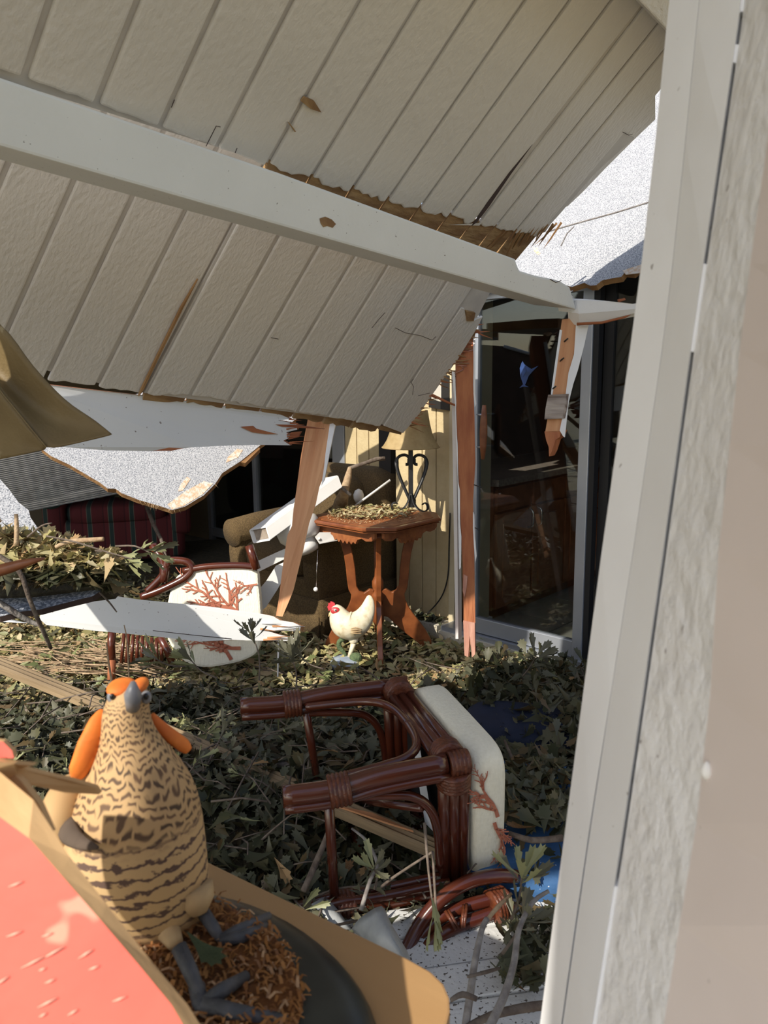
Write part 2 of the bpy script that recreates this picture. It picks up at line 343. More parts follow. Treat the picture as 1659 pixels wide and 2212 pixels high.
# ================================================================== SETTING
HO = Vector((.518, 4.06, 0)); HA = Vector((.737, -.676, 0)).normalized(); HN = Vector((-HA.y*-1, 0, 0))
HN = Vector((HA.y, -HA.x, 0))          # outward normal of the house wall, towards the yard
HI = -HN
def W(t, z=0., off=0.): return HO + HA*t + HN*off + Z*z
def WP(x, y, off=0.): return PLN(x, y, HN, HN.dot(HO)+off)
def wt(x, y=1200, off=0.): return (WP(x, y, off)-HO).dot(HA)
def st(o): o['kind'] = 'structure'; return o
def wbox(name, t0, t1, z0, z1, o0, o1, mat, parent=None, bev=0.):
    return boxv(name, W(t0, z0, o0), HA*(t1-t0), Z*(z1-z0), HN*(o1-o0), mat, parent, bev)

st(mk('ground_yard', [(-60, -60, -.12), (60, -60, -.12), (60, 60, -.12), (-60, 60, -.12)], [[0, 1, 2, 3]], 'yard'))
st(slab('floor', [(-5.2, -.6, 0), (1.9, -.6, 0), (2.2, 3.2, 0), W(-.2, 0, -.5), W(-5., 0, -1.2), (-5.2, 5.8, 0)], (0, 0, -.11), 'concrete'))

# yellow siding wall between the corner and the sliding door
tL, tR = wt(855, 1150, -.1), wt(986, 1150, -.1)
wl = st(wbox('wall_siding', tL, tR, .0, 2.0, -.16, -.113, 'yellow_siding'))
nb = 4; wd = (tR-tL-.045)/nb
for i in range(nb): wbox('siding_board', tL+i*wd+.003, tL+(i+1)*wd-.003, .10, 1.99, -.115, -.10, 'yellow_siding', wl, .003)
wbox('corner_board', tR-.042, tR, .02, 1.99, -.114, -.082, 'cream_trim', wl, .003)
st(wbox('trim_1', tL-.01, tR-.045, .0, .085, -.10, .02, 'sill_paint'))
wr = st(boxv('wall_return', W(tL, 0, -.16), HI*.62, HA*.06, Z*2.0, 'yellow_siding'))
# alcove wall set back, with a dark glazed door on its left
OA = -.78
ta, tb, tc_ = wt(855, 1000, OA)+.12, wt(748, 1000, OA), wt(722, 1000, OA)
al = st(wbox('wall_alcove', tb, ta, 0, 2.2, OA-.06, OA, 'yellow_siding'))
for i in range(5): wbox('siding_board', tb+(ta-tb)*i/5+.004, tb+(ta-tb)*(i+1)/5-.004, .05, 2.2, OA-.001, OA+.012, 'yellow_siding', al, .003)
td = wt(455, 1100, OA)
dr = thing('door_1', W(tc_, 0, OA), 'dark glazed porch door with slim grey frame behind the fallen stud', 'door'); st(dr)
wbox('jamb', tc_, tb, 0, 2.2, OA-.05, OA+.02, 'aluminium', dr, .003)
wbox('stile', wt(549, 1050, OA)-.02, wt(549, 1050, OA)+.025, 0, 2.2, OA-.05, OA+.0, 'aluminium', dr, .003)
wbox('stile', td-.05, td, 0, 2.2, OA-.05, OA+.0, 'aluminium', dr, .003)
wbox('bottom_rail', td, tc_, 0.04, .12, OA-.045, OA-.005, 'aluminium', dr, .003)
wbox('pane', td, tc_, .1, 2.2, OA-.035, OA-.027, 'pane_glass', dr)
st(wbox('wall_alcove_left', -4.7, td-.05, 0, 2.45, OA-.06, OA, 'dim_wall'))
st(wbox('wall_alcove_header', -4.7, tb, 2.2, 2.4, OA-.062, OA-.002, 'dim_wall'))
# porch end wall (behind the striped armchair) and an unseen low ceiling added for shade
e0 = W(-4.7, 0, OA)
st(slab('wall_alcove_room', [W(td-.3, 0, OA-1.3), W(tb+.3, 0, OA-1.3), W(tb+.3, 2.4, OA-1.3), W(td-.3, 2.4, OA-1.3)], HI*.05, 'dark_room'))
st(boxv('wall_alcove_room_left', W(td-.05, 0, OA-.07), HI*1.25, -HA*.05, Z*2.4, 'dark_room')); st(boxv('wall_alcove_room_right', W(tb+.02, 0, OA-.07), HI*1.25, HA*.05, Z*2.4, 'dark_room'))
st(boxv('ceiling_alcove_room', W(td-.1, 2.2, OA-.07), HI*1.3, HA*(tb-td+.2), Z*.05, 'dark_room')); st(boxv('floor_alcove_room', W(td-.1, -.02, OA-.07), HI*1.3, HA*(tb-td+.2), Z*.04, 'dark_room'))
st(boxv('wall_light_block', (.35, -1.1, -.1), (3.2, 0, 0), (0, -.12, 0), (0, 0, 2.7), 'roof_brown'))  # unseen wall added behind the camera to cut light on the slabs
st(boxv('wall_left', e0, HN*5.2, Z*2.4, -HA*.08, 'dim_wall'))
st(slab('ceiling_porch_shade', [W(-4.8, 1.62, OA+.01), W(-1.5, 1.62, OA+.01), W(-1.75, 1.62, .1), W(-2.3, 1.62, 1.0), W(-2.6, 1.62, 3.6), W(-4.8, 1.62, 3.6)], (0, 0, .1), 'dim_wall'))  # unseen ceiling, set low to darken the striped armchair

# sliding door and kitchen behind it
t0, t1, t2 = wt(1011, 1300), wt(1029, 1300), wt(1241, 1300)
t3 = wt(1262, 1300); t4 = t3+.95
zb = .085
st(wbox('trim_2', tR-.01, t4+.2, -.02, zb-.012, -.14, .05, 'sill_paint'))
st(wbox('trim_3', tR-.005, t4+.2, zb-.012, zb+.014, -.1, .035, 'aluminium'))
d2 = st(thing('door_2', W(t1, zb, 0), 'grey aluminium sliding glass door with a wooden pull handle', 'door'))
wbox('stile', t0, t1, zb+.02, 1.95, -.03, .01, 'aluminium', d2, .003)
wbox('bottom_rail', t1, t2, zb+.02, zb+.105, -.03, .012, 'aluminium', d2, .004)
wbox('top_rail', t1, t2, 1.88, 1.95, -.03, .012, 'aluminium', d2, .003)
wbox('stile', t2, t3, zb+.012, 1.95, -.035, .014, 'aluminium', d2, .003)
wbox('edge_seal', t3, t3+.028, zb+.02, 1.95, -.04, .004, 'aluminium_dark', d2)
pn = wbox('pane', t1-.005, t2+.005, zb+.1, 1.9, -.012, -.006, 'pane_glass', d2)
hp = WP(1046, 875, .055), WP(1043, 992, .055)
hd = tube('handle', [hp[0], hp[0].lerp(hp[1], .25), hp[0].lerp(hp[1], .5), hp[0].lerp(hp[1], .75), hp[1]], [.010, .018, .021, .018, .010], 'handle_wood', d2, n=10)
for yy in (897, 967):
    a = WP(1045, yy, .05); tube('handle_bolt', [a, WP(1029, yy-2, .0)], .006, 'chrome', hd, n=6)
d3 = st(thing('door_3', W(t3, zb, -.06), 'dark fixed glass door panel beside the white post', 'door'))
wbox('stile', t3+.028, t3+.075, zb, 1.95, -.085, -.05, 'aluminium_dark', d3)
wbox('bottom_rail', t3+.075, t4, zb, zb+.09, -.085, -.05, 'aluminium', d3)
wbox('stile', t4-.06, t4, zb, 1.95, -.085, -.05, 'aluminium', d3)
wbox('pane', t3+.07, t4-.05, zb+.08, 1.95, -.07, -.064, 'pane_glass', d3)
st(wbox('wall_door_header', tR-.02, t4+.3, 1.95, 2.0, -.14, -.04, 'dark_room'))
st(wbox('wall_right_of_door', t4, t4+2.5, 0, 2.0, -.14, 0, 'yellow_siding'))
# kitchen
def KP(t, i, z): return HO + HA*t + HI*i + Z*z      # i = metres into the room
tk = wt(1057, 1250, -.2)
kin = st(boxv('wall_kitchen_end', KP(t1-.10, .10, .06), HA*(tk-t1+.10), HI*.10, Z*1.9, 'cream_trim'))
kb = st(boxv('baseboard_kitchen', KP(t1-.10, .085, .06), HA*(tk-t1+.115), HI*.13, Z*.07, 'white_paint'))
kf = st(boxv('floor_kitchen', KP(-.6, .05, .0), HA*3.4, HI*4.2, Z*.058, 'grout'))
s_ = .43
for a in range(7):
    for b in range(6):
        boxv('tile', KP(-.2+a*s_+.004, .12+b*s_+.004, .05), HA*(s_-.008), HI*(s_-.008), Z*.014, 'tile', kf)
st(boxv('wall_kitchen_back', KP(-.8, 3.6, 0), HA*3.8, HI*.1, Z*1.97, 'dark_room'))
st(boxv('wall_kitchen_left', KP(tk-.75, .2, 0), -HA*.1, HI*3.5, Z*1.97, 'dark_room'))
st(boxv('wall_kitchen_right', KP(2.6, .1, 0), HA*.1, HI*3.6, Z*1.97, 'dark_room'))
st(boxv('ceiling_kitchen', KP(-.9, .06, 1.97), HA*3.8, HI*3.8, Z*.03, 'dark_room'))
wid = .78
for k in range(3):
    i0 = .24+k*wid
    cb = thing('kitchen_cabinet', KP(tk-.3, i0+wid/2, .06), ['brown wooden kitchen cabinet nearest the glass door', 'brown wooden kitchen cabinet in the middle of the run', 'brown wooden kitchen cabinet farthest inside the room'][k], 'cabinet', 'kitchen cabinets behind the glass door')
    boxv('body', KP(tk-.58, i0+.003, .15), HA*.57, HI*(wid-.006), Z*.73, 'cabinet_wood', cb)
    boxv('plinth', KP(tk-.58, i0+.003, .064), HA*.50, HI*(wid-.006), Z*.086, 'cabinet_wood', cb)
    for j in range(2):
        ii = i0+.012+j*wid/2
        dd = boxv('cabinet_door', KP(tk-.008, ii, .16), HA*.02, HI*(wid/2-.024), Z*.56, 'cabinet_wood', cb, .003)
        boxv('door_panel', KP(tk+.012, ii+.06, .22), HA*.006, HI*(wid/2-.144), Z*.44, 'cabinet_wood', dd, .002)
        hi = ii+(wid/2-.06 if j == 0 else .035)
        tube('handle', [KP(tk+.012, hi, .60), KP(tk+.042, hi, .61), KP(tk+.048, hi, .655), KP(tk+.042, hi, .70), KP(tk+.012, hi, .71)], .006, 'chrome', dd, n=6, sp=3)
        boxv('drawer', KP(tk-.008, ii, .735), HA*.02, HI*(wid/2-.024), Z*.13, 'cabinet_wood', cb, .003)
tag(boxv('countertop', KP(tk-.62, .22, .885), HA*.66, HI*(wid*3+.05), Z*.04, 'counter', None, .004), 'stone kitchen countertop running along the brown cabinets', 'countertop')
# blue marlin sticker on the glass
def WG(x, y): return WP(x, y, -.003)
mar = [(1122, 838), (1130, 830), (1124, 812), (1123, 795), (1127, 783), (1133, 787), (1140, 792), (1148, 797), (1163, 790), (1150, 803), (1142, 812), (1137, 826), (1134, 832), (1142, 836), (1131, 835)]
mo = thing('marlin_sticker', WG(1135, 838), 'small blue marlin sticker on the sliding door glass', 'sticker')
slab('body', [WG(*p) for p in mar], HN*.001, 'marlin_blue', mo)
slab('sail_fin', [WG(*p)+HN*.0012 for p in ((1124, 800), (1129, 780), (1134, 788), (1138, 800), (1130, 815))], HN*.001, 'marlin_blue', mo)
# picture on the siding
def WS(x, y, off=-.075): return WP(x, y, off)
pf = thing('picture_frame', WS(961, 888), 'dark framed picture on the yellow wall above the lamp', 'picture')
slab('frame', [WS(926, 800), WS(970, 812), WS(970, 887), WS(926, 880)], HN*-.02, 'picture_dark', pf)
slab('mat', [WS(932, 808, -.073), WS(953, 815, -.073), WS(953, 868, -.073), WS(932, 862, -.073)], HN*-.001, 'mat_board', pf)

# ================================================================== COLLAPSED ROOF
SCL = .84
def plane(n, c): n = Vector(n); return n, n.dot(CAM)+(c-n.dot(CAM))*SCL
NU, CU = plane((.55421499, -.40692191, -.72612692), -2.760836971)
GU = Vector((-.57525481, .44325636, -.68746324)); EU = Vector((.60160423, .79871043, .01157553))
NL, CL = plane((.55265215, -.65022632, -.52132651), -3.455705767)
GL = Vector((-.54841317, .18728929, -.81496363)); EL = Vector((.62754967, .73629373, -.25308685))
def up(x, y): return PLN(x, y, NU, CU)
def lo(x, y): return PLN(x, y, NL, CL)
# --- upper panel: boards between the grooves
low_px = [(-420, 15), (52, 175), (208, 230), (345, 280), (468, 323), (575, 363), (668, 393), (757, 417), (833, 440), (902, 458), (967, 473), (1019, 488), (1066, 497), (1110, 505), (1150, 512)]
ug = [((103, 0), (52, 175)), ((300, 0), (208, 230)), ((478, 0), (345, 280)), ((633, 0), (468, 323)), ((778, 0), (575, 363)), ((915, 0), (668, 393)), ((1028, 0), (757, 417)), ((1133, 0), (833, 440)), ((1230, 0), (902, 458)), ((1320, 0), (967, 473)), ((1388, 20), (1019, 488)), ((1420, 52), (1066, 497)), ((1438, 103), (1110, 505)), ((1425, 188), (1163, 510))]
OU = up(575, 363)
def uc(P): return (P-OU).dot(EU), (P-OU).dot(GU)
def UP(e, g, h=0.): return OU + EU*e + GU*g + NU*h       # h>0 : below the ceiling, towards the viewer's side
eg = [uc(up(*b))[0] for a, b in ug]
sp_ = (eg[11]-eg[0])/11
SLAB_END = 3.0                       # how far the slab reaches towards the yard beyond the first groove
nleft = int(SLAB_END/sp_)
egs = [eg[0]-sp_*k for k in range(nleft, 0, -1)] + eg
GTOP = -1.35
rp_ = thing('roof_panel', UP(.2, 0), 'large white grooved ceiling slab hanging overhead above the fallen beam', 'roof panel')
rs = random.Random(3)
def gbot(e):                          # torn lower end of the painted face
    xs = [uc(up(*p)) for p in low_px]; return float(np.interp(e, [p[0] for p in xs], [p[1] for p in xs]))
gw = .016
for i in range(len(egs)-1):
    a, b = egs[i]+gw*.5, egs[i+1]-gw*.5
    k = i-nleft                       # index of groove on the left side
    gtop = GTOP if k >= -2 else -2.1
    if k >= 10: gtop = max(GTOP, -1.18)
    n = 7; bot = []
    for j in range(n+1):
        e = a+(b-a)*j/n; torn = .012 if k >= 4 else .003
        bot.append((e, gbot(e)-.004+rs.uniform(-torn, torn*.4)))
    if k == 10:                       # long split beside this board
        bot[0] = (bot[0][0]+.03, bot[0][1])
    if a < -2.75: continue
    if a < -1.02:                     # unseen slab beyond the picture, extended past the beam to shade the floor
        bot = [(e, float(np.interp(e, [-2.72, -2.69, -1.0], [.88, .9, 1.05]))) for e in np.linspace(a, b, 7)]
    pts = [(a, gtop)] + bot + [(b, gtop)]
    o = slab('ceiling_board', [UP(e, g, .0) for e, g in pts], -NU*.013, 'ceiling_paint', rp_, R=frame(GU, -NU)); bevel(o, .0055, 2)
    if k >= 4:                        # torn plywood showing under the missing veneer
        ex = [.0, .055, .075, .085, .095, .105, .10, .10, .085, .06][min(k-4, 9)]
        t = [(a-.004, gbot(a)-.02)]+[(b+.004, gbot(b)-.02)]+[(b+.004-(b-a)*j/6, gbot(b-(b-a)*j/6)+ex+.03+rs.uniform(-.012, .012)) for j in range(7)]
        slab('torn_end', [UP(e, g, -.006) for e, g in t], -NU*.012, 'torn_ply', rp_, R=frame(EU, -NU))
slab('decking', [UP(-1.02, GTOP, -.009), UP(-1.02, gbot(-1.02)+.02, -.009), UP(eg[4], gbot(eg[4])-.01, -.009), UP(eg[-1]+.0, gbot(eg[-1])-.02, -.009), UP(eg[-1], GTOP*.8, -.009)], -NU*.02, 'groove_paint', rp_, R=frame(GU, -NU))
shade_outline = [(-1.0, -2.1), (-1.0, 1.05), (-2.69, .9), (-2.72, -.94), (-3.05, -.955), (-3.13, -.978), (-3.24, -1.0), (-3.7, -1.0), (-3.85, -1.3), (-3.6, -1.20), (-3.42, -1.14), (-3.2, -1.08), (-3.14, -1.10), (-3.16, -1.46), (-3.9, -1.5), (-3.9, -2.1)]  # unseen outline cut so its shadow edge splits the bird, sparing the red board
slab('decking', [UP(e, g, -.0095) for e, g in shade_outline], -NU*.02, 'groove_paint', rp_, R=frame(GU, -NU))
# frayed last strip at the broken right edge
fr = [(1163, 512), (1150, 517), (1182, 505), (1215, 455), (1230, 450), (1262, 420), (1310, 370), (1370, 310), (1420, 262), (1420, 195), (1350, 282), (1290, 352)]
slab('frayed_edge', [up(*p)-NU*.012 for p in fr], -NU*.01, 'ceiling_paint', rp_, R=frame(GU, -NU))
slab('frayed_edge', [up(*p)-NU*.004 for p in ((1155, 512), (1345, 287), (1372, 300), (1290, 372), (1205, 470), (1180, 497))], -NU*.008, 'groove_paint', rp_, R=frame(GU, -NU))
for k in range(14):
    b = up(1085+k*9+rs.uniform(-4, 4), 512-k*1.3); L = rs.uniform(.03, .1)
    d = (GU + EU*rs.uniform(-.5, .5) + NU*rs.uniform(-.1, .35)).normalized()
    tube('splinter', [b-GU*.03-NU*.006, b+d*L*.5, b+d*L], [.006, .004, .0008], 'raw_ply', rp_, n=4, smooth=False)
split = [(1018, 488), (1050, 440), (1100, 372), (1150, 312), (1104, 375), (1056, 446), (1030, 480)]
slab('split', [up(*p)+NU*.0012 for p in split], -NU*.001, 'crack_dark', rp_, R=frame(GU, -NU))
for c in ([(445, 316), (467, 272), (476, 274)], [(508, 330), (512, 320)], [(1345, 285), (1358, 292), (1366, 290)], [(377, 215), (370, 232)]):
    tube('crack', [up(*p)+NU*.0002 for p in c], .0011, 'crack_dark', rp_, n=4)
for c in ([(648, 216), (655, 206), (676, 215), (692, 240), (668, 232)], [(620, 262), (624, 264), (637, 281), (634, 282)]):
    slab('torn_chip', [up(*p)+NU*.006 for p in c], -NU*.005, 'torn_ply', rp_)
# fascia board along the top of that slab (upper right corner of the view)
ftop = [up(1371, 0), up(1441, 72)]
fd = (ftop[1]-ftop[0]).normalized()
tag(boxv('rafter', ftop[0]-fd*1.5+NU*.02, fd*2.6, -GU*.12, NU*.12, 'ceiling_paint', None, .004), 'white rafter crossing the top right corner of the overhead slab', 'beam')

# --- main beam
BD = Vector((.97, .993, -.126)).normalized()
P1 = up(0, 163)+NU*.012
q = ray(0, 315); tq = (P1-CAM).dot(q)/q.dot(q); Mid = CAM+q*tq
sv = Mid-P1; sv -= BD*sv.dot(BD)
uw = BD.cross(sv).normalized(); uw = uw if uw.y > 0 else -uw
uw = (uw + sv.normalized()*.12).normalized(); uw -= BD*uw.dot(BD); uw.normalize()
def beam_y(P):                      # picture row of a point of an edge at column 0 (walk along the beam)
    for k in range(60):
        x = px(P)[0]
        if abs(x) < .2: break
        P = P - BD*(x/FPX*depth(P)*.6)
    return px(P)[1]
best = min((abs(beam_y(P1+sv+uw*t)-401), t) for t in [.02+.002*i for i in range(90)])[1]
Lb = 0
while px(P1+sv+BD*Lb)[0] < 1243: Lb += .01
S0 = -.9
bm = thing('fallen_beam', P1+sv+BD*1.5, 'long white painted beam slanting across the collapsed ceiling', 'beam')
a = P1+BD*S0; Lt = 0
while px(P1+BD*Lt)[0] < 1226: Lt += .01
def bsec(s): c = P1+BD*s; return [c, c+sv, c+sv+uw*best, c+uw*best]
s0, s1 = bsec(S0), bsec(Lb)
endtop = P1+BD*Lt
notch = [(1113, 559), (1117, 572), (1123, 585), (1160, 596), (1200, 604), (1212, 608), (1231, 620)]
topline = []
for x, y in notch:                   # torn top edge on the near face
    nf = BD.cross(sv).normalized(); topline.append(PLN(x, y, nf, nf.dot(P1)))
near = [s0[0]] + [PLN(600, 372, nf, nf.dot(P1))] + topline + [s1[1], s0[1]]
o = slab('body', near, uw*best, 'beam_paint', bm, R=frame(BD, uw)); bevel(o, .006, 2)
slab('paint_chip', [PLN(x, y, nf, nf.dot(P1))-uw*.0015 for x, y in ((690, 472), (702, 468), (716, 474), (725, 484), (718, 492), (706, 488), (698, 491), (692, 482))], uw*.001, 'torn_ply', bm)
tube('hairline_crack', [PLN(x, y, nf, nf.dot(P1))-uw*.0005 for x, y in ((1188, 603), (1200, 610), (1212, 606))], .0015, 'crack_dark', bm, n=4)
for k in range(5):
    b = PLN(1229+k*2, 630+k*5, nf, nf.dot(P1))+uw*.02; tube('splinter', [b, b+BD*.03, b+BD*.06+Z*rs.uniform(-.01, .02)], [.006, .004, .001], 'white_paint', bm, n=4)
# broken continuation of the beam
ed = s1[1]; dE = depth(ed)
top2 = [U(1246, 648, dE), U(1300, 650, dE*.985), U(1330, 652, dE*.975), U(1420, 662, dE*.95), U(1420, 664, dE*.95), U(1365, 668, dE*.965), U(1250, 677, dE*.998)]
bm2 = thing('broken_beam_stub', ed, 'short splintered white beam end pointing right beneath the roof edge', 'beam')
slab('near_face', top2, uw*.09, 'white_paint', bm2)
slab('lower_face', [U(1250, 678, dE*.998), U(1365, 668, dE*.965), U(1420, 664, dE*.95), U(1420, 674, dE*.96), U(1340, 690, dE*.985), U(1300, 697, dE), U(1252, 706, dE*1.01)], uw*.05+Z*.012, 'white_paint', bm2)
tube('splinter', [U(1335, 650, dE), U(1350, 646, dE), U(1347, 643, dE)], [.008, .006, .001], 'redwood', bm2, n=4)
tube('torn_edge', [U(1246, 700, dE*.995), U(1300, 697, dE*.985), U(1350, 685, dE*.975), U(1362, 680, dE*.97)], [.006, .005, .004, .001], 'redwood', bm2, n=5)

# --- lower panel beyond the beam
lg = [((-40, 398), (-100, 640)), ((123, 433), (19, 708)), ((259, 467), (101, 812)), ((375, 498), (203, 836)), ((475, 523), (297, 852)), ((574, 548), (407, 850)), ((663, 570), (484, 864)), ((735, 593), (562, 876)), ((801, 613), (635, 886)), ((866, 630), (700, 895)), ((931, 644), (757, 907)), ((989, 656), (822, 917))]
OL = lo(574, 548)
def lc(P): return (P-OL).dot(EL), (P-OL).dot(GL)
def LP(e, g, h=0.): return OL + EL*e + GL*g + NL*h
le = [lc(lo(*b))[0] for a, b in lg]; spl = (le[11]-le[1])/10
le = [le[1]-spl*k for k in range(7, 0, -1)] + [le[1]+spl*k for k in range(11)]
edge_px = [(-420, 690), (19, 812), (101, 826), (203, 838), (297, 853), (407, 852), (484, 866), (562, 878), (635, 889), (700, 899), (757, 910), (822, 921), (868, 933)]
xs = [lc(lo(*p)) for p in edge_px]
def lbot(e): return float(np.interp(e, [p[0] for p in xs], [p[1] for p in xs]))
lp_ = thing('sagging_roof_panel', lo(560, 876), 'white grooved ceiling slab sagging down below the fallen beam', 'roof panel')
eR = lc(lo(1040, 681)), lc(lo(868, 936))
LT = -.42
for i in range(len(le)-1):
    a, b = le[i]+gw*.5, le[i+1]-gw*.5; n = 6
    raised = .012 if i >= 10 else 0.
    bot = [(a+(b-a)*j/n, lbot(a+(b-a)*j/n)-.004+rs.uniform(-.008, .003)) for j in range(n+1)]
    o = slab('ceiling_board', [LP(e, g, raised) for e, g in [(a, LT)]+bot+[(b, LT)]], -NL*.013, 'ceiling_paint', lp_, R=frame(GL, -NL)); bevel(o, .0055, 2)
    if i >= 10:
        t = [(a-.004, lbot(a)-.02), (b+.004, lbot(b)-.02)]+[(b+.004-(b-a)*j/6, lbot(b-(b-a)*j/6)+.032+rs.uniform(-.006, .006)) for j in range(7)]
        slab('torn_end', [LP(e, g, -.001) for e, g in t], -NL*.014, 'torn_ply', lp_, R=frame(EL, -NL))
slab('sun_block_slab', [Vector(p) for p in ((-.97, 2.47, 1.75), (-.95, 2.60, 1.75), (-.6, 3.2, 1.75), (-.02, 3.93, 1.75), (.30, 3.72, 1.75), (.36, 3.62, 1.75))], (0, 0, .05), 'granules', lp_, side='raw_ply')  # unseen slab added behind the panel to shade the stud and lamp
slab('sun_block_slab', [Vector(p) for p in ((-1.1, 3.6, 1.75), (-.62, 3.72, 1.75), (-.3, 4.3, 1.75), (-.15, 4.75, 1.75), (-.9, 4.9, 1.75))], (0, 0, .05), 'granules', lp_, side='raw_ply')  # unseen slab added to shade the armchair back and alcove wall
# last board with the broken right edge
rb = [(989, 656), (1000, 664), (1003, 680), (1018, 690), (1040, 681), (1024, 712), (985, 775), (945, 830), (905, 888), (892, 905), (868, 933), (822, 919)]
o = slab('ceiling_board', [lo(*p)+NL*.012 for p in [(993, 662)]+rb[1:-1]+[(826, 917)]], -NL*.013, 'ceiling_paint', lp_, R=frame(GL, -NL)); bevel(o, .002, 1)
slab('decking', [LP(le[0], LT, -.009), LP(le[0], lbot(le[0])-.0, -.009), LP(le[10], lbot(le[10]), -.009), LP(le[10], LT, -.009)], -NL*.02, 'groove_paint', lp_, R=frame(GL, -NL))
slab('decking', [LP(le[10], LT, .003), LP(le[10], lbot(le[10])-.01, .003), lo(822, 915)+NL*.003, lo(862, 930)+NL*.003, lo(1030, 685)+NL*.003, LP(le[-1]+.1, LT, .003)], -NL*.02, 'groove_paint', lp_, R=frame(GL, -NL))
slab('torn_corner', [lo(*p)+NL*.002 for p in ((996, 655), (1034, 664), (1036, 676), (1020, 692), (1002, 684))], -NL*.02, 'torn_ply', lp_)
slab('torn_corner', [lo(*p)+NL*.018 for p in ((1002, 668), (1022, 672), (1018, 690), (1004, 690))], -NL*.02, 'torn_ply', lp_)
slab('torn_end', [lo(*p)+NL*.001 for p in ((822, 919), (868, 933), (866, 939), (858, 937), (818, 928))], -NL*.014, 'torn_ply', lp_, R=frame(EL, -NL))
slab('torn_seam', [lo(*p)+NL*.012 for p in ((297, 853), (308, 838), (344, 762), (392, 664), (425, 600), (388, 662), (339, 762), (303, 838))], -NL*.01, 'raw_ply', lp_)
for c in ([(850, 705), (872, 716), (905, 722), (930, 732), (938, 724)], [(890, 815), (884, 822), (890, 832), (888, 850)], [(900, 852), (925, 846)], [(582, 726), (598, 729)], [(800, 705), (812, 690), (828, 672)]):
    tube('crack', [lo(*p)+NL*.0122 for p in c], .0013, 'crack_dark', lp_, n=4)
for k in range(46):                   # splinters along the broken right edge
    f_ = rs.random(); b = lo(1030-160*f_**.8, 700+225*f_**.8)-NL*.004; L = rs.uniform(.03, .12)
    d = (RT*1.0 - DN*rs.uniform(-.5, .35) + FW*rs.uniform(-.2, .6)).normalized()
    tube('splinter', [b-d*.03, b+d*L*.5+Z*rs.uniform(-.008, .008), b+d*L], [.006, .004, .0007], rs.choice(['raw_ply', 'redwood', 'torn_ply']), lp_, n=4, smooth=False)
b = lo(925, 850)-NL*.01; tube('splinter', [b, U(965, 868, depth(b)), U(1008, 885, depth(b)*1.0), U(1018, 897, depth(b))], [.007, .006, .004, .001], 'redwood', lp_, n=5)
slab('torn_end', [lo(*p)-NL*.02 for p in ((1026, 714), (1034, 722), (1026, 748), (990, 768), (985, 775))], -NL*.03, 'raw_ply', lp_)

# ================================================================== ROOF SHEETS, FASCIA, POSTS
def tiltplane(x, y, d, az, beta):
    """plane through pixel (x,y) at depth d, rising along horizontal direction az at angle beta; returns (n,c)"""
    P = U(x, y, d); h = Vector((az[0], az[1], 0)).normalized(); r = h*math.cos(beta)+Z*math.sin(beta); s = Vector((h.y, -h.x, 0)); n = r.cross(s).normalized()
    if n.z < 0: n = -n
    return n, n.dot(P)
def sheet(name, pl, pxs, label, thick=.03, mat='granules', side='raw_ply'):
    n, c = pl; P = [PLN(x, y, n, c) for x, y in pxs]; r = thing(name, min(P, key=lambda p: p.z), label, 'roof sheet', 'white granule roof sheets')
    slab('sheet', P, -n*thick, mat, r, side=side, R=frame(n.orthogonal(), n)); return r, n, c
dW = depth(WP(1240, 617))
r, n, c = sheet('roof_sheet', tiltplane(1240, 617, dW-.14, HI, math.radians(50)),
  [(960, 640), (1080, 612), (1160, 612), (1205, 610), (1235, 620), (1262, 611), (1275, 617), (1288, 616), (1300, 606), (1318, 602), (1342, 598), (1350, 588), (1368, 590), (1392, 570), (1520, 560), (1560, 120), (1200, 240), (960, 420)],
  'sunlit white granule roof sheet above the beam end, beside the white post')
tube('seam', [PLN(x, y, n, c)+n*.002 for x, y in ((1180, 502), (1250, 482), (1330, 460), (1420, 432))], .004, 'twig_grey', r, n=4)
tube('crack', [PLN(x, y, n, c)+n*.002 for x, y in ((1240, 490), (1225, 505), (1212, 532))], .003, 'twig_grey', r, n=4)
slab('worn_patch', [PLN(x, y, n, c)+n*.002 for x, y in ((1152, 535), (1160, 536), (1168, 548), (1162, 551), (1154, 543))], -n*.002, 'granules_worn', r)
slab('worn_patch', [PLN(x, y, n, c)+n*.002 for x, y in ((1345, 585), (1385, 572), (1400, 560), (1405, 572), (1385, 590), (1352, 594))], -n*.002, 'granules_worn', r)
az = (-.25, .97)
r, n, c = sheet('roof_sheet', tiltplane(370, 1098, 3.55, az, math.radians(44)),
  [(88, 968), (110, 985), (150, 1004), (215, 1042), (232, 1055), (250, 1056), (262, 1065), (300, 1080), (345, 1093), (372, 1102), (400, 1094), (440, 1070), (465, 1045), (480, 1022), (520, 996), (540, 980), (562, 962), (640, 905), (625, 880), (320, 845), (90, 900)],
  'pointed white granule roof sheet hanging beneath the grey fascia board')
for pts in ([(362, 1090), (372, 1101), (398, 1093), (438, 1068), (460, 1045), (440, 1040), (400, 1062)], [(385, 1062), (395, 1060), (412, 1035), (404, 1030), (388, 1050)], [(488, 1000), (515, 988), (525, 972), (512, 970), (492, 988)]):
    slab('worn_patch', [PLN(x, y, n, c)+n*.002 for x, y in pts], -n*.002, 'granules_worn', r)
slab('plywood_edge', [PLN(x, y, n, c)-n*.004 for x, y in ((540, 978), (556, 962), (562, 968), (530, 999), (515, 996))], -n*.03, 'raw_ply', r)
for k in range(26):
    x, y = rs.choice([(rs.uniform(380, 470), 0), (rs.uniform(300, 380), 1)]); y = 1102-(x-372)*.6 if x > 372 else 1080+(x-300)*.3
    b = PLN(x, y, n, c); tube('fibre', [b, b-Z*rs.uniform(.01, .03)+RT*rs.uniform(-.01, .02)], [.0012, .0005], 'twig_pale', r, n=3)
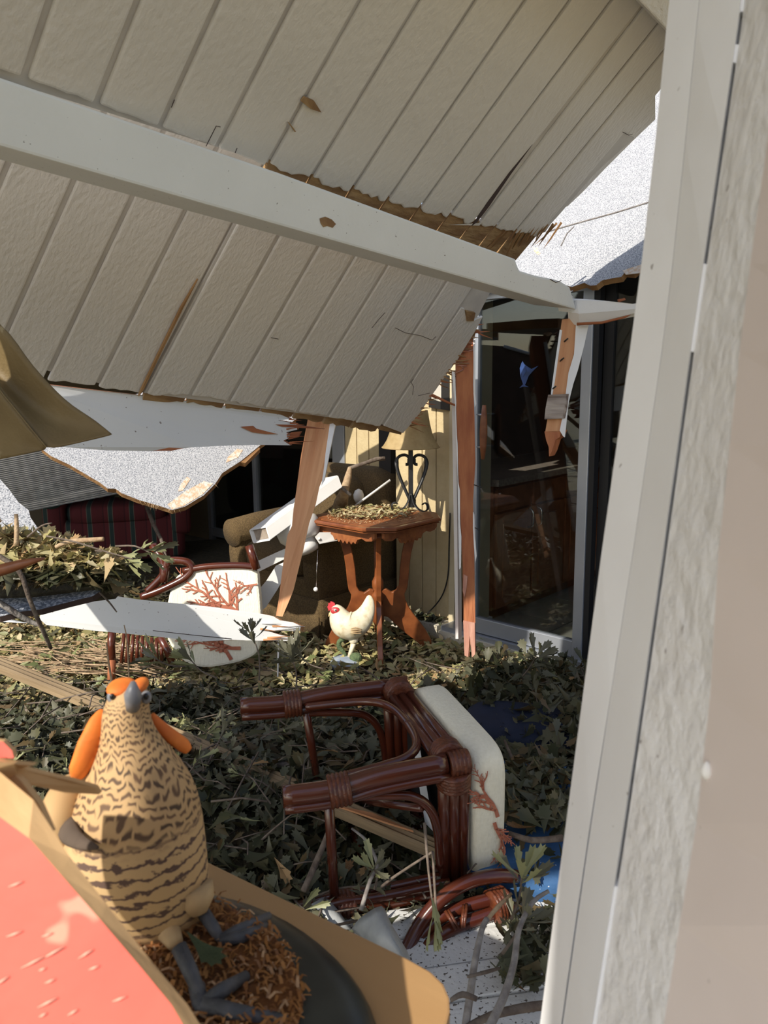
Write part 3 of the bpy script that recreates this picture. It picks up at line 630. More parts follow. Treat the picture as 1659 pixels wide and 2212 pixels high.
r, n, c = sheet('roof_sheet', tiltplane(40, 1120, 2.8, az, math.radians(40)),
  [(0, 1035), (18, 1055), (40, 1085), (62, 1102), (66, 1118), (80, 1138), (100, 1165), (60, 1200), (-90, 1210), (-200, 1150), (-200, 1030), (-60, 1005)],
  'small white granule roof sheet at the left edge above the leaf pile')
# granule roof surface of the sagging slab seen under its torn edge is the sheet above; grey fascia board
fb = thing('fascia_board', U(330, 975, 3.1), 'grey white fascia board with a splintered red end under the sagging slab', 'board')
dF = lambda x: depth(lo(x, float(np.interp(x, [p[0] for p in edge_px], [p[1] for p in edge_px]))))+.02
fpx = [(-60, 805), (60, 826), (300, 855), (420, 868), (520, 882), (600, 893), (628, 905), (600, 908), (640, 915), (642, 928), (618, 934), (632, 942), (612, 952), (628, 962), (560, 961), (480, 963), (420, 966), (330, 975), (230, 973), (140, 966), (60, 962), (-60, 955)]
slab('board', [U(x, y, dF(x)) for x, y in fpx], (.004, .03, .0), 'fascia_paint', fb, side='redwood', axis=U(600, 890, dF(600))-U(0, 820, dF(0)))
for pts in ([(520, 922), (545, 920), (552, 926), (575, 932), (600, 938), (575, 938), (545, 934)], [(595, 917), (640, 918), (700, 927), (660, 925), (610, 922)], [(628, 934), (650, 932), (642, 945), (622, 950)]):
    slab('splintered_wood', [U(x, y, dF(x)-.004) for x, y in pts], (.004, .02, 0), 'redwood', fb)
for k in range(8):
    b = U(618+rs.uniform(0, 15), rs.uniform(905, 958), dF(620)); tube('splinter', [b, b+RT*rs.uniform(.03, .09)+Z*rs.uniform(-.01, .01)], [.004, .0006], 'redwood', fb, n=4)
slab('splintered_wood', [U(x, y, dF(x)-.003) for x, y in ((330, 974), (365, 967), (394, 969), (370, 974))], (.004, .02, 0), 'redwood', fb)

# olive canvas canopy corner
cv = thing('canvas_canopy', U(60, 985, 1.7), 'olive brown canvas umbrella canopy corner hanging at the left', 'umbrella')
def grid(name, rows, mat, parent, thick=.004, sub=4):
    R_ = [smoothpath(r_, sub) for r_ in rows]; cols = list(zip(*R_)); cols = [smoothpath(list(c_), sub) for c_ in cols]; m, k = len(cols), len(cols[0])
    V = [v for c_ in cols for v in c_]; Fc = [[i*k+j, i*k+j+1, (i+1)*k+j+1, (i+1)*k+j] for i in range(m-1) for j in range(k-1)]
    o = mk(name, V, Fc, mat, parent, smooth=True); md = o.modifiers.new('thickness', 'SOLIDIFY'); md.thickness = thick; return o
dU = 1.7
grid('canopy_panel', [[U(-260, 560, dU), U(-130, 620, dU), U(0, 700, dU-.02), U(72, 790, dU), U(140, 862, dU+.02), U(205, 908, dU+.03), U(240, 936, dU+.02)],
  [U(-260, 640, dU+.02), U(-120, 700, dU+.06), U(-20, 790, dU+.05), U(45, 855, dU+.04), U(112, 905, dU+.04), U(175, 932, dU+.03), U(236, 941, dU+.02)],
  [U(-260, 700, dU-.02), U(-120, 755, dU-.02), U(-30, 812, dU-.02), U(20, 868, dU-.02), U(62, 920, dU-.01), U(100, 966, dU), U(170, 957, dU+.01)]], 'canvas', cv)
grid('canopy_panel', [[U(-260, 700, dU-.02), U(-120, 755, dU-.02), U(-30, 812, dU-.02), U(20, 868, dU-.02), U(62, 920, dU-.01), U(100, 966, dU)],
  [U(-260, 860, dU+.04), U(-120, 880, dU+.05), U(-30, 910, dU+.04), U(10, 932, dU+.03), U(40, 955, dU+.02), U(98, 970, dU+.005)],
  [U(-260, 985, dU+.05), U(-120, 1000, dU+.06), U(-30, 998, dU+.05), U(10, 990, dU+.04), U(45, 983, dU+.02), U(95, 972, dU+.005)]], 'canvas', cv)
tube('seam', [U(-120, 755, dU-.024), U(-30, 812, dU-.026), U(20, 868, dU-.026), U(62, 920, dU-.016), U(100, 966, dU-.006)], .002, 'canvas', cv, n=5, sp=4)
tag(tube('red_splinter', [U(-40, 1243, 1.6), U(20, 1225, 1.6), U(60, 1214, 1.6), U(96, 1206, 1.6)], [.014, .013, .009, .003], 'handle_wood', n=5), 'dark red wood sliver poking in over the left leaf pile', 'wood piece')

# red broken post by the door
pp = thing('broken_post', F(1015, 1420, .0), 'tall redwood post with torn white paint beside the glass door', 'post')
dP = lambda y: 3.62+.0*y
def PP(x, y, o=0.): return U(x, y, 3.60-(y-1400)*.00003+o)
core = [(985, 745), (1026, 716), (1024, 760), (1022, 830), (1025, 900), (1027, 1000), (1022, 1080), (1024, 1180), (1026, 1290), (1027, 1350), (1028, 1410), (1022, 1420), (1017, 1370), (1014, 1418), (1006, 1416), (1003, 1360), (1001, 1240), (998, 1180), (993, 1060), (989, 960), (986, 880)]
slab('post', [PP(*p) for p in core], (.004, .08, 0), 'redwood', pp, axis=Z)
slab('fibres', [PP(*p)+Vector((-.004, -.006, 0)) for p in ((1002, 1340), (1027, 1345), (1028, 1412), (1021, 1420), (1016, 1372), (1013, 1419), (1005, 1415))], (.004, .01, 0), 'redwood_pink', pp, axis=Z)
slab('fibres', [PP(*p)+Vector((-.004, -.006, 0)) for p in ((1003, 1240), (1011, 1245), (1009, 1270), (1005, 1290), (1001, 1275))], (.004, .01, 0), 'redwood_pink', pp, axis=Z)
for side, pts in (('l', [(976, 800), (983, 805), (986, 870), (984, 905), (989, 960), (990, 1040), (994, 1060), (994, 1130), (997, 1160), (996, 1225), (992, 1230), (988, 1000), (984, 880)]),
                  ('r', [(1022, 722), (1027, 735), (1027, 850), (1029, 872), (1026, 880), (1023, 850), (1023, 770)]), ('r', [(1022, 1105), (1025, 1112), (1026, 1160), (1030, 1200), (1027, 1215), (1024, 1180), (1022, 1140)])):
    slab('white_paint_strip', [PP(*p)+Vector((-.001, -.004, 0)) for p in pts], (.002, .02, 0), 'white_paint', pp, axis=Z)
slab('back_casing', [PP(975, 800, .11), PP(985, 800, .11), PP(990, 1380, .11), PP(984, 1380, .11)], (.02, .03, 0), 'white_paint', pp, axis=Z)
for k in range(16):
    b = PP(rs.uniform(988, 1024), rs.uniform(735, 800)); d = (-RT*rs.uniform(.2, 1)+Z*rs.uniform(-.4, .6)+FW*-.2).normalized()
    tube('splinter', [b, b+d*rs.uniform(.03, .07)], [.005, .0008], 'redwood_pink', pp, n=4)
tube('nail', [PP(1024, 1047, -.005), PP(1040, 1053, -.03)], .0025, 'black_iron', pp, n=5); tube('nail', [PP(1026, 1140, -.005), PP(1036, 1145, -.03)], .0025, 'black_iron', pp, n=5)

# leaning broken stud
ls = thing('leaning_stud', U(606, 1332, 3.07), 'light redwood stud leaning diagonally in front of the ceiling fan', 'post')
dS = lambda y: 3.45-(y-900)*.0009
sp1 = [(665, 905), (722, 905), (705, 980), (697, 1035), (690, 1052), (682, 1090), (668, 1130), (655, 1190), (645, 1230), (634, 1275), (628, 1290), (610, 1332), (596, 1330), (602, 1295), (610, 1230), (620, 1160), (630, 1140), (634, 1100), (640, 1060), (650, 985)]
slab('stud', [U(x, y, dS(y)) for x, y in sp1], (-.004, .06, .0), 'redwood_light', ls, axis=U(690, 905, dS(905))-U(605, 1330, dS(1330)))
slab('white_side', [U(x, y, dS(y)-.004) for x, y in ((714, 905), (727, 905), (712, 978), (700, 1040), (694, 1050), (700, 1010), (703, 980))], (.0, .055, 0), 'white_paint', ls)

# hanging stud under the beam end
hs = thing('hanging_stud', U(1190, 985, dE), 'short redwood stud with a grey block hanging from the beam end', 'post')
dH = lambda y: dE+.045-(y-700)*.0001
slab('stud', [U(x, y, dH(y)) for x, y in ((1214, 690), (1247, 686), (1241, 760), (1230, 800), (1223, 855), (1214, 910), (1209, 932), (1178, 932), (1190, 860), (1200, 790))], (.012, .05, 0), 'redwood_light', hs, axis=U(1225, 700, 3.3)-U(1190, 930, 3.3))
slab('white_side', [U(x, y, dH(y)-.004) for x, y in ((1244, 702), (1272, 700), (1262, 745), (1248, 800), (1238, 830), (1228, 870), (1220, 945), (1216, 942), (1209, 930), (1214, 905), (1222, 850), (1228, 805), (1240, 765))], (.012, .045, 0), 'white_paint', hs)
slab('white_paint_strip', [U(x, y, dH(y)-.006) for x, y in ((1209, 712), (1214, 713), (1203, 790), (1198, 825), (1192, 858), (1190, 850), (1198, 790))], (.004, .01, 0), 'white_paint', hs)
slab('broken_tip', [U(x, y, dH(y)) for x, y in ((1176, 932), (1214, 930), (1208, 945), (1200, 950), (1192, 975), (1186, 986), (1185, 965), (1180, 952))], (.03, .04, 0), 'redwood', hs, axis=Z)
slab('grey_block', [U(x, y, dH(y)-.02) for x, y in ((1184, 853), (1222, 851), (1219, 880), (1214, 904), (1176, 906), (1178, 885), (1181, 868))], (.016, .016, 0), 'weathered_block', hs, axis=RT)
for x, y in ((1222, 735), (1213, 777), (1196, 838)):
    tube('nail', [U(x-3, y+3, dH(y)-.002), U(x, y, dH(y)-.012), U(x+5, y-4, dH(y)-.02)], .003, 'black_iron', hs, n=5)

# ================================================================== FOREGROUND RIGHT: leaning white casing and wall
L0 = [(1450, -80), (1165, 2300)]; 
def lx(pts, y): return float(np.interp(y, [p[1] for p in pts], [p[0] for p in pts]))
LN = {0: [(1455, -80), (1435, 100), (1405, 420), (1370, 690), (1300, 1190), (1245, 1610), (1200, 1950), (1155, 2300)],
      1: [(1520, -80), (1500, 100), (1470, 420), (1440, 690), (1368, 1190), (1290, 1690), (1252, 1950), (1203, 2300)],
      2: [(1615, -80), (1597, 60), (1545, 420), (1505, 690), (1436, 1190), (1365, 1690), (1325, 1950), (1270, 2300)],
      3: [(1715, -80), (1690, 100), (1640, 420), (1605, 690), (1552, 1190), (1525, 1660), (1480, 1920), (1420, 2300)],
      4: [(1900, -80), (1900, 2300)]}
DPT = {0: .86, 1: .80, 2: .72, 3: .60, 4: .42}
ys = [-80, 60, 300, 570, 760, 960, 1200, 1500, 1780, 2000, 2300]
def pline(k, dx=0., do=0.): return [U(lx(LN[k], y)+(dx(y) if callable(dx) else dx), y, DPT[k]+do) for y in ys]
def strip(name, la, lb, mat, parent, back=Vector((.03, .05, 0))):
    m = len(la); V = la+lb+[p+back for p in la]+[p+back for p in lb]; Fc = []
    for i in range(m-1):
        Fc += [[i, i+1, m+i+1, m+i], [2*m+i, 3*m+i, 3*m+i+1, 2*m+i+1], [i, 2*m+i, 2*m+i+1, i+1], [m+i, m+i+1, 3*m+i+1, 3*m+i]]
    Fc += [[0, m, 3*m, 2*m], [m-1, 3*m-1, 4*m-1, 2*m-1]]
    return mk(name, V, Fc, mat, parent)
wr_ = st(thing('wall_right', U(1330, 2300, .7), 'leaning white door casing and pinkish wall at the right edge', 'wall'))
strip('casing_strip', pline(0), pline(1, lambda y: -.4-3.*min(1, max(0, (y-1500)/400))), 'post_paint', wr_)
strip('casing_board', pline(1, .4), pline(2, -4), 'post_paint', wr_)
strip('stucco_strip', pline(2, 4), pline(3), 'post_stucco', wr_)
strip('backing', pline(0, 20, .05), pline(3, -20, .09), 'crack_dark', wr_, Vector((.02, .03, 0)))
strip('caulk', [U(lx(LN[2], y)-5, y, DPT[2]+.0015) for y in (570, 640, 700, 760)], [U(lx(LN[2], y)+6, y, DPT[2]+.0015) for y in (570, 640, 700, 760)], 'post_paint', wr_, Vector((.01, .015, 0)))
strip('caulk', [U(lx(LN[2], y)-5, y, DPT[2]+.0015) for y in (1915, 2000, 2100, 2300)], [U(lx(LN[2], y)+6, y, DPT[2]+.0015) for y in (1915, 2000, 2100, 2300)], 'post_paint', wr_, Vector((.01, .015, 0)))
strip('caulk', [U(lx(LN[2], y)-5, y, DPT[2]+.0015) for y in (-80, 0, 25)], [U(lx(LN[2], y)+6, y, DPT[2]+.0015) for y in (-80, 0, 25)], 'post_paint', wr_, Vector((.01, .015, 0)))
strip('caulk', [U(lx(LN[2], y)-5, y, DPT[2]+.0015) for y in (96, 115, 135)], [U(lx(LN[2], y)+6, y, DPT[2]+.0015) for y in (96, 115, 135)], 'post_paint', wr_, Vector((.01, .015, 0)))
strip('wall_face', pline(3), pline(4), 'pink_wall', wr_, Vector((.06, .02, 0)))
lathe('paint_drip', [(.0005, -.008), (.004, -.004), (.005, 0), (.003, .005), (.0005, .008)], U(1526, 1665, .592), Z, 'white_paint', wr_, 8)

# ================================================================== FURNITURE ON THE PORCH
# --- white plank on the ground
wp = thing('white_plank', F(300, 1375, .12), 'long sunlit white plank with a splintered right end lying across the fallen chair', 'board')
dK = lambda x: 3.32+(x-80)*.00042
pk = [(92, 1318), (150, 1300), (205, 1281), (300, 1295), (450, 1310), (560, 1325), (590, 1331), (605, 1340), (632, 1344), (650, 1352), (648, 1362), (610, 1358), (570, 1360), (600, 1370), (640, 1380), (646, 1385), (560, 1384), (500, 1382), (430, 1386), (330, 1374), (200, 1362), (100, 1350), (84, 1336)]
slab('plank', [U(x, y, dK(x)) for x, y in pk], (.012, .03, -.012), 'fascia_paint', wp, side='redwood_light', axis=U(600, 1350, dK(600))-U(100, 1330, dK(100)))
tube('crack', [U(x, y, dK(x)-.001) for x, y in ((330, 1362), (420, 1372), (500, 1380))], .002, 'crack_dark', wp, n=4)
for k in range(9):
    x, y = rs.uniform(560, 600), rs.uniform(1335, 1382); b = U(x, y, dK(x)); tube('splinter', [b, b+RT*rs.uniform(.06, .14)-Z*rs.uniform(-.01, .02)], [.006, .0008], rs.choice(['white_paint', 'redwood_light']), wp, n=4)
tag(slab('white_board_scrap', [U(0, 1336, 3.2), U(50, 1346, 3.2), U(0, 1343, 3.19)], (.01, .03, -.01), 'fascia_paint'), 'thin white board tip under the shingle at the left edge', 'board')
tag(tube('thin_rod', [U(602, 1385, 3.45), U(600, 1462, 3.4)], .004, 'white_paint', n=6), 'thin white rod standing upright below the plank end', 'rod')

# --- octagonal parlour table
TX = (HA-HN).normalized() if False else HA
TZ = .762; zf = TZ/.73
TC = (F(668, 1108, TZ)+F(973, 1113, TZ))/2; TC.z = 0; TC += Vector((-.01, -.06, 0))
ta_, tn_ = HA, HN
tbl = thing('parlour_table', TC, 'octagonal carved wooden parlour table carrying the lamp', 'table')
hs_, cl_ = .295, .12
def octa(s, c): return [ta_*a+tn_*b for a, b in ((-s+c, -s), (s-c, -s), (s, -s+c), (s, s-c), (s-c, s), (-s+c, s), (-s, s-c), (-s, -s+c))]
def loftpoly(name, layers, mat, parent):
    n = len(layers[0]); V = [p for L_ in layers for p in L_]; Fc = [list(range(n-1, -1, -1)), [(len(layers)-1)*n+i for i in range(n)]]
    for i in range(len(layers)-1):
        for k in range(n): Fc.append([i*n+k, i*n+(k+1) % n, (i+1)*n+(k+1) % n, (i+1)*n+k])
    return mk(name, V, Fc, mat, parent)
tt_ = loftpoly('table_top', [[TC+p+Z*(z*zf) for p in octa(s, c)] for s, c, z in ((.275, .112, .700), (.290, .118, .704), (.290, .118, .709), (.283, .116, .711), (.297, .12, .715), (.297, .12, .724), (.290, .118, .730))], 'table_wood', tbl)
loftpoly('top_panel', [[TC+p+Z*(z*zf) for p in octa(s, c)] for s, c, z in ((.262, .105, .7295), (.262, .105, .7315))], 'table_carved', tt_)
for k in range(4):                   # carved aprons with pendants
    a, b = [(ta_, tn_), (tn_, -ta_), (-ta_, -tn_), (-tn_, ta_)][k]; c0 = TC+b*.245
    prof = [(-.21, .70), (-.21, .675), (-.19, .66), (-.15, .655), (-.12, .665), (-.09, .655), (-.075, .632), (-.06, .642), (-.045, .626), (-.03, .642), (-.015, .624), (0, .640), (.015, .624), (.03, .642), (.045, .626), (.06, .642), (.075, .632), (.09, .655), (.12, .665), (.15, .655), (.19, .66), (.21, .675), (.21, .70)]
    slab('apron', [c0+a*u+Z*(z*zf) for u, z in prof], -b*.018, 'table_carved', tbl, axis=a)
legp = [(.20, .70), (.215, .66), (.20, .60), (.182, .53), (.172, .46), (.168, .40), (.160, .345), (.145, .315), (.150, .285), (.165, .25), (.19, .21), (.225, .165), (.262, .115), (.292, .06), (.30, .012), (.262, .0), (.235, .03), (.20, .062), (.15, .10), (.10, .145), (.055, .19), (.022, .20), (.022, .34), (.045, .345), (.075, .325), (.100, .335), (.115, .36), (.118, .40), (.122, .46), (.132, .53), (.148, .60), (.158, .66), (.15, .70)]
sc_ = 1.0
for k in range(4):
    d = [(ta_+tn_), (ta_-tn_), (-ta_-tn_), (-ta_+tn_)][k].normalized(); s_v = Vector((-d.y, d.x, 0))
    o = slab('leg', [TC+d*r_+Z*(z*zf)-s_v*.014 for r_, z in legp], s_v*.028, 'table_wood', tbl, axis=Z); bevel(o, .003, 1)
lathe('column', [(.02, .15), (.034, .18), (.034, .26), (.022, .28), (.034, .30), (.036, .33), (.022, .35), (.032, .37), (.032, .40), (.018, .43), (.014, .48), (.01, .50)], TC, Z, 'table_wood', tbl, 16)
# --- lamp
lb = F(888, 1104, TZ+.004); 
lam = thing('table_lamp', lb, 'black iron table lamp with heart scroll and tan bell shade', 'lamp')
dL = depth(lb)
def LPX(x, y): return U(x, y, dL)
boxv('pole', lb+Vector((-.012, -.004, .02)), (.024, 0, 0), (0, .024, 0), Z*.36, 'black_iron', lam, .003)
for s in (-1, 1):
    hp_ = [(889, 1088), (878, 1064), (866, 1036), (858, 1012), (857, 994), (864, 985), (876, 983), (884, 990), (882, 1002), (876, 1003)]
    P = [LPX(889+(889-x), y) for x, y in hp_] if s > 0 else [LPX(x, y) for x, y in hp_]
    tube('scroll', P, .0085, 'black_iron', lam, n=8, flat=1.5, up=Z, sp=4)
for k, a in enumerate((200, 320, 80)):
    d = Vector((math.cos(math.radians(a)), math.sin(math.radians(a)), 0)); P = [lb+Z*.10+d*.006, lb+Z*.05+d*.02, lb+Z*.02+d*.045, lb+Z*.008+d*.085, lb+Z*.02+d*.112, lb+Z*.045+d*.112, lb+Z*.055+d*.095, lb+Z*.045+d*.08]
    tube('scroll_foot', P, .012, 'black_iron', lam, n=6, flat=.3, up=Vector((-d.y, d.x, 0)), sp=4)
zs = .352
sh = lathe('shade', [(.158, zs), (.150, zs+.012), (.132, zs+.04), (.116, zs+.08), (.104, zs+.13), (.096, zs+.18), (.092, zs+.20), (.090, zs+.20), (.094, zs+.18), (.102, zs+.13), (.114, zs+.08), (.130, zs+.04), (.148, zs+.012), (.156, zs)], lb, Z, 'lampshade', lam, 40, cap=False)
tube('shade_rim', [lb+Vector((.157*math.cos(a), .157*math.sin(a), zs+.002)) for a in np.linspace(0, 2*math.pi, 40, endpoint=False)], .003, 'lampshade', sh, n=6, closed=True)
for s in (-1, 1): lathe('bulb_socket', [(.016, .36), (.018, .40), (.014, .43)], lb+Vector((s*.03, 0, 0)), Z, 'black_iron', lam, 10)
tag(tube('lamp_cord', [WP(972, 1108, -.07), WP(970, 1180, -.075), WP(968, 1240, -.075), WP(958, 1280, -.075), WP(940, 1308, -.06), WP(915, 1332, -.03)], .004, 'black_iron', n=6, sp=5), 'thin black lamp cord drooping down the yellow wall', 'cord')

# --- white hen figurine
CB = F(752, 1432, .03); dC = depth(CB)
hen = thing('hen_figurine', CB, 'white hen figurine with red comb beside the parlour table', 'figurine')
def HP(x, y, o=0.): return U(x, y, dC+o)
def loft(name, secs, mat, parent, n=16, fl=.8):
    """secs: (x,y,r_px[,flat]) along a spine drawn in the picture plane at the hen's depth"""
    C_ = [HP(s[0], s[1]) for s in secs]; V, Fc = [], []; m = len(secs); nv = FW
    for i, s in enumerate(secs):
        t = (C_[min(i+1, m-1)]-C_[max(i-1, 0)]).normalized(); u = t.cross(nv).normalized(); rr = s[2]/FPX*dC; f_ = s[3] if len(s) > 3 else fl
        for k in range(n): a = 2*math.pi*k/n; V.append(C_[i]+u*(rr*math.cos(a))+nv*(rr*f_*math.sin(a)))
    for i in range(m-1):
        for k in range(n): Fc.append([i*n+k, i*n+(k+1) % n, (i+1)*n+(k+1) % n, (i+1)*n+k])
    Fc += [list(range(n-1, -1, -1)), [(m-1)*n+k for k in range(n)]]
    o = mk(name, V, Fc, mat, parent, smooth=True); md = o.modifiers.new('smooth', 'SUBSURF'); md.levels = md.render_levels = 2; return o
hb = loft('body', [(797, 1285, 3, .6), (798, 1293, 9, .5), (797, 1304, 13, .5), (794, 1316, 17, .5), (788, 1330, 22, .65), (779, 1342, 27, .8), (768, 1350, 31, .85), (756, 1353, 33, .9), (745, 1349, 33, .9), (737, 1341, 29, .9), (732, 1331, 23, .85), (728, 1321, 18, .85), (724, 1313, 13, .85), (721, 1307, 6, .85)], 'chicken_paint', hen)
for k in range(7):
    a = HP(800+k*.8, 1292+k*8, 0); tube('tail_feather', [HP(790-k*2, 1330+k*4, -.0), HP(797-k*.5, 1312+k*6, 0), HP(803+k*.3, 1296+k*8, 0)], [.012, .012, .006], 'chicken_paint', hb, n=6, flat=.7, up=RT)
for k in range(4):
    tube('wing_feather', [HP(758, 1358+k*3, -.075), HP(768, 1356+k*4, -.078), HP(782, 1360+k*3, -.068)], [.003, .004, .002], 'feather_pale', hb, n=5, sp=3)
cbp = [(710, 1320), (707, 1311), (709, 1307), (709, 1303), (713, 1303), (714, 1299), (719, 1301), (723, 1303), (724, 1309), (717, 1314)]
slab('comb', [HP(x, y, -.012) for x, y in cbp], FW*.024, 'comb_red', hen)
cushion('face_patch', HP(724, 1319, -.026), RT*.024, DN*.018, FW*.012, 'comb_red', hen, e=.8)
cushion('wattle', HP(719, 1331, -.012), RT*.009, DN*.012, FW*.012, 'comb_red', hen, e=.9)
tube('beak', [HP(719, 1325, -.01), HP(713, 1327, -.01), HP(709.5, 1332, -.01)], [.013, .010, .002], 'beak', hen, n=8)
ey = cushion('eye', HP(724, 1318, -.040), RT*.007, DN*.007, FW*.004, 'eye_white', hen, e=1.); cushion('pupil', HP(724, 1318, -.0455), RT*.003, DN*.003, FW*.002, 'eye_black', ey, e=1.)
loft('thigh', [(763, 1372, 14, .8), (764, 1384, 11, .9), (764, 1392, 7, .9)], 'chicken_paint', hen)
tube('leg', [HP(764, 1388), HP(760, 1402), HP(754, 1420)], [.016, .013, .010], 'chicken_paint', hen, n=8)
tube('leg', [HP(744, 1378, .01), HP(733, 1386, .01), HP(733, 1398, .01), HP(742, 1408, .01), HP(748, 1420, .01)], [.015, .013, .013, .011, .009], 'moss_green', hen, n=8, sp=3)
lathe('stone_base', [(.078, -.03), (.085, .0), (.078, .02), (.05, .03), (.01, .034)], F(748, 1432, .03), Z, 'stone_blue', hen, 14)
cushion('moss_ball', HP(769, 1421, -.02), RT*.034, DN*.028, FW*.03, 'moss_green', hen, e=.9)

# --- tweed armchair against the alcove wall
sA, sN = HA, HN
SF = F(692, 1386, .02); SF.z = 0
sw, sdp = .86, .80                   # width along -HA, depth inwards
def SP(u, v, z): return SF - sA*u + HI*v + Z*z        # u leftwards, v backwards
arm = thing('tweed_armchair', SP(.43, .4, 0), 'brown tweed armchair with skirt and rolled arms behind the parlour table', 'armchair')
boxv('base', SP(.01, .01, .12), -sA*(sw-.02), HI*(sdp-.02), Z*.24, 'tweed', arm, .02)
for nm, a0, av in (('f', SP(0, 0, .01), -sA*sw), ('s', SP(0, 0, .01), HI*sdp), ('l', SP(sw, 0, .01), HI*sdp)):
    V = []; m = 25
    for i in range(m):
        t = i/(m-1); pl = .0 if abs(t-.5) > .02 else -.02; wv_ = .004*math.sin(i*2.1)
        nrm = HN if nm == 'f' else (sA if nm == 's' else -sA)
        V += [a0+av*t+nrm*(.010+wv_+pl), a0+av*t+Z*.25+nrm*.002]
    o = mk('skirt', V, [[2*i, 2*i+2, 2*i+3, 2*i+1] for i in range(m-1)], 'tweed', arm, smooth=True); md = o.modifiers.new('thickness', 'SOLIDIFY'); md.thickness = .01
cushion('seat_cushion', SP(sw/2, .30, .43), sA*(sw/2-.14), HI*.32, Z*.085, 'tweed', arm, e=.4)
for u in (.08, sw-.08):
    cushion('arm', SP(u, .36, .42), sA*.085, HI*.36, Z*.16, 'tweed', arm, e=.35)
    tube('arm_roll', [SP(u, -.01, .55), SP(u, .2, .56), SP(u, .62, .57)], [.088, .095, .095], 'tweed', arm, n=18)
cushion('back', SP(sw/2, sdp-.12, .58), sA*(sw/2-.02), HI*.13, Z*.36, 'tweed', arm, e=.4)
cushion('back_cushion', SP(sw/2, sdp-.27, .66), sA*(sw/2-.16), HI*.11, Z*.24, 'tweed', arm, e=.5)

# --- striped armchair in the dark corner
TF = F(255, 1212, .06); TF.z = 0
sx, sy = Vector((.96, .27, 0)).normalized(), Vector((-.27, .96, 0)).normalized()
def TP(u, v, z): return TF + sx*u + sy*v + Z*z
sta = thing('striped_armchair', TP(0, .4, 0), 'red and green striped armchair in the dark corner of the porch', 'armchair')
SR = frame(sx, Z)
def sc(name, c, a, b, cc, e=.35): return cushion(name, c, a, b, cc, 'striped_cloth', sta, e=e, R=SR)
sc('base', TP(.02, .40, .22), sx*.52, sy*.38, Z*.18, .2); sc('seat_cushion', TP(.02, .36, .44), sx*.40, sy*.36, Z*.08)
for u in (-.46, .50): sc('arm', TP(u, .38, .42), sx*.09, sy*.38, Z*.20); tube('arm_roll', [TP(u, -.01, .62), TP(u, .74, .64)], .11, 'striped_cloth', sta, n=16)
sc('back', TP(.02, .78, .60), sx*.5, sy*.12, Z*.42); sc('back_cushion', TP(.02, .64, .70), sx*.36, sy*.10, Z*.26)
tag(tube('dead_branch', [U(318, 1095, 5.9), U(330, 1130, 5.7), U(348, 1165, 5.55), U(362, 1215, 5.4)], [.02, .017, .014, .008], 'twig', n=6), 'dark branch lying on the striped armchair', 'branch')

# --- slatted blind hanging at the left
bl = thing('slatted_blind', U(60, 1095, 4.3), 'collapsed grey slatted blind above the striped armchair', 'blind')
V, Fc = [], []
for k in range(34):
    yy = 962+k*4.3
    a, b = U(-60, yy+24, 4.2+k*.012), U(300, yy-46, 4.5+k*.012); h = Vector((0, .004, .009)); 
    i = len(V); V += [a, b, b+h, a+h, a+FW*.002, b+FW*.002, b+h+FW*.002, a+h+FW*.002]
    Fc += [[i, i+1, i+2, i+3], [i+7, i+6, i+5, i+4], [i, i+4, i+5, i+1], [i+1, i+5, i+6, i+2], [i+2, i+6, i+7, i+3], [i+3, i+7, i+4, i]]
o = mk('slats', V, Fc, 'blind_slat', bl); o['kind'] = 'stuff'
boxv('bottom_rail', U(-60, 1126, 4.62), U(262, 1050, 4.92)-U(-60, 1126, 4.62), Z*.03, FW*.02, 'blind_slat', bl, .003)

# --- white channel, fallen ceiling fan
ch = thing('white_channel', U(545, 1185, 3.95), 'hollow white aluminium channel slanting behind the leaning stud', 'channel')
ca, cb_ = U(548, 1172, 3.92), U(705, 1058, 4.22); cdv = cb_-ca; c1 = (RT*.55+DN*.45).normalized()*.085; c2 = (DN*-.62+RT*.3+FW*.2).normalized()*.055
c1 = U(582, 1172, 3.90)-U(548, 1178, 3.92); c2 = U(540, 1160, 3.94)-U(548, 1186, 3.92)
for nm, o_, a, t_ in (('lower_wall', ca, c1, -c2.normalized()*.004), ('near_wall', ca+c1, c2, c1.normalized()*.004), ('far_wall', ca, c2, -c1.normalized()*.004), ('upper_wall', ca+c2, c1, c2.normalized()*.004)):
    boxv(nm, o_, a, cdv, t_, 'fan_white', ch)
boxv('packing', ca+cdv*.03+c1*.04+c2*.04, c1*.92, c2*.92, cdv*.8, 'channel_in', ch)
fan = thing('ceiling_fan', U(660, 1200, 4.02), 'fallen white ceiling fan with pull chain lying against the tweed armchair', 'fan')
fa = (DN*.9+RT*.42-FW*.15).normalized(); fc = U(640, 1132, 4.1)
lathe('motor', [(.01, -.06), (.06, -.055), (.085, -.03), (.115, -.005), (.12, .02), (.118, .06), (.10, .085), (.09, .10), (.06, .105)], fc, fa, 'fan_white', fan, 28)
lathe('switch_cup', [(.062, .10), (.062, .15), (.055, .165), (.02, .172), (.0005, .172)], fc, fa, 'fan_white', fan, 20)
def blade(pts, d0, th=.012):
    return slab('blade', [U(x, y, d) for (x, y), d in zip(pts, d0)], FW*th, 'fan_white', fan)
blade([(612, 1215), (596, 1222), (575, 1255), (545, 1290), (531, 1312), (536, 1320), (566, 1318), (574, 1312), (598, 1275), (618, 1240)], [3.95]*10)
blade([(552, 1228), (557, 1236), (620, 1205), (650, 1188), (652, 1170), (600, 1192), (550, 1215)], [4.03]*7)
blade([(680, 1160), (690, 1150), (730, 1150), (770, 1150), (776, 1153), (760, 1162), (690, 1175)], [4.02, 4.02, 4.04, 4.06, 4.06, 4.06, 4.03])
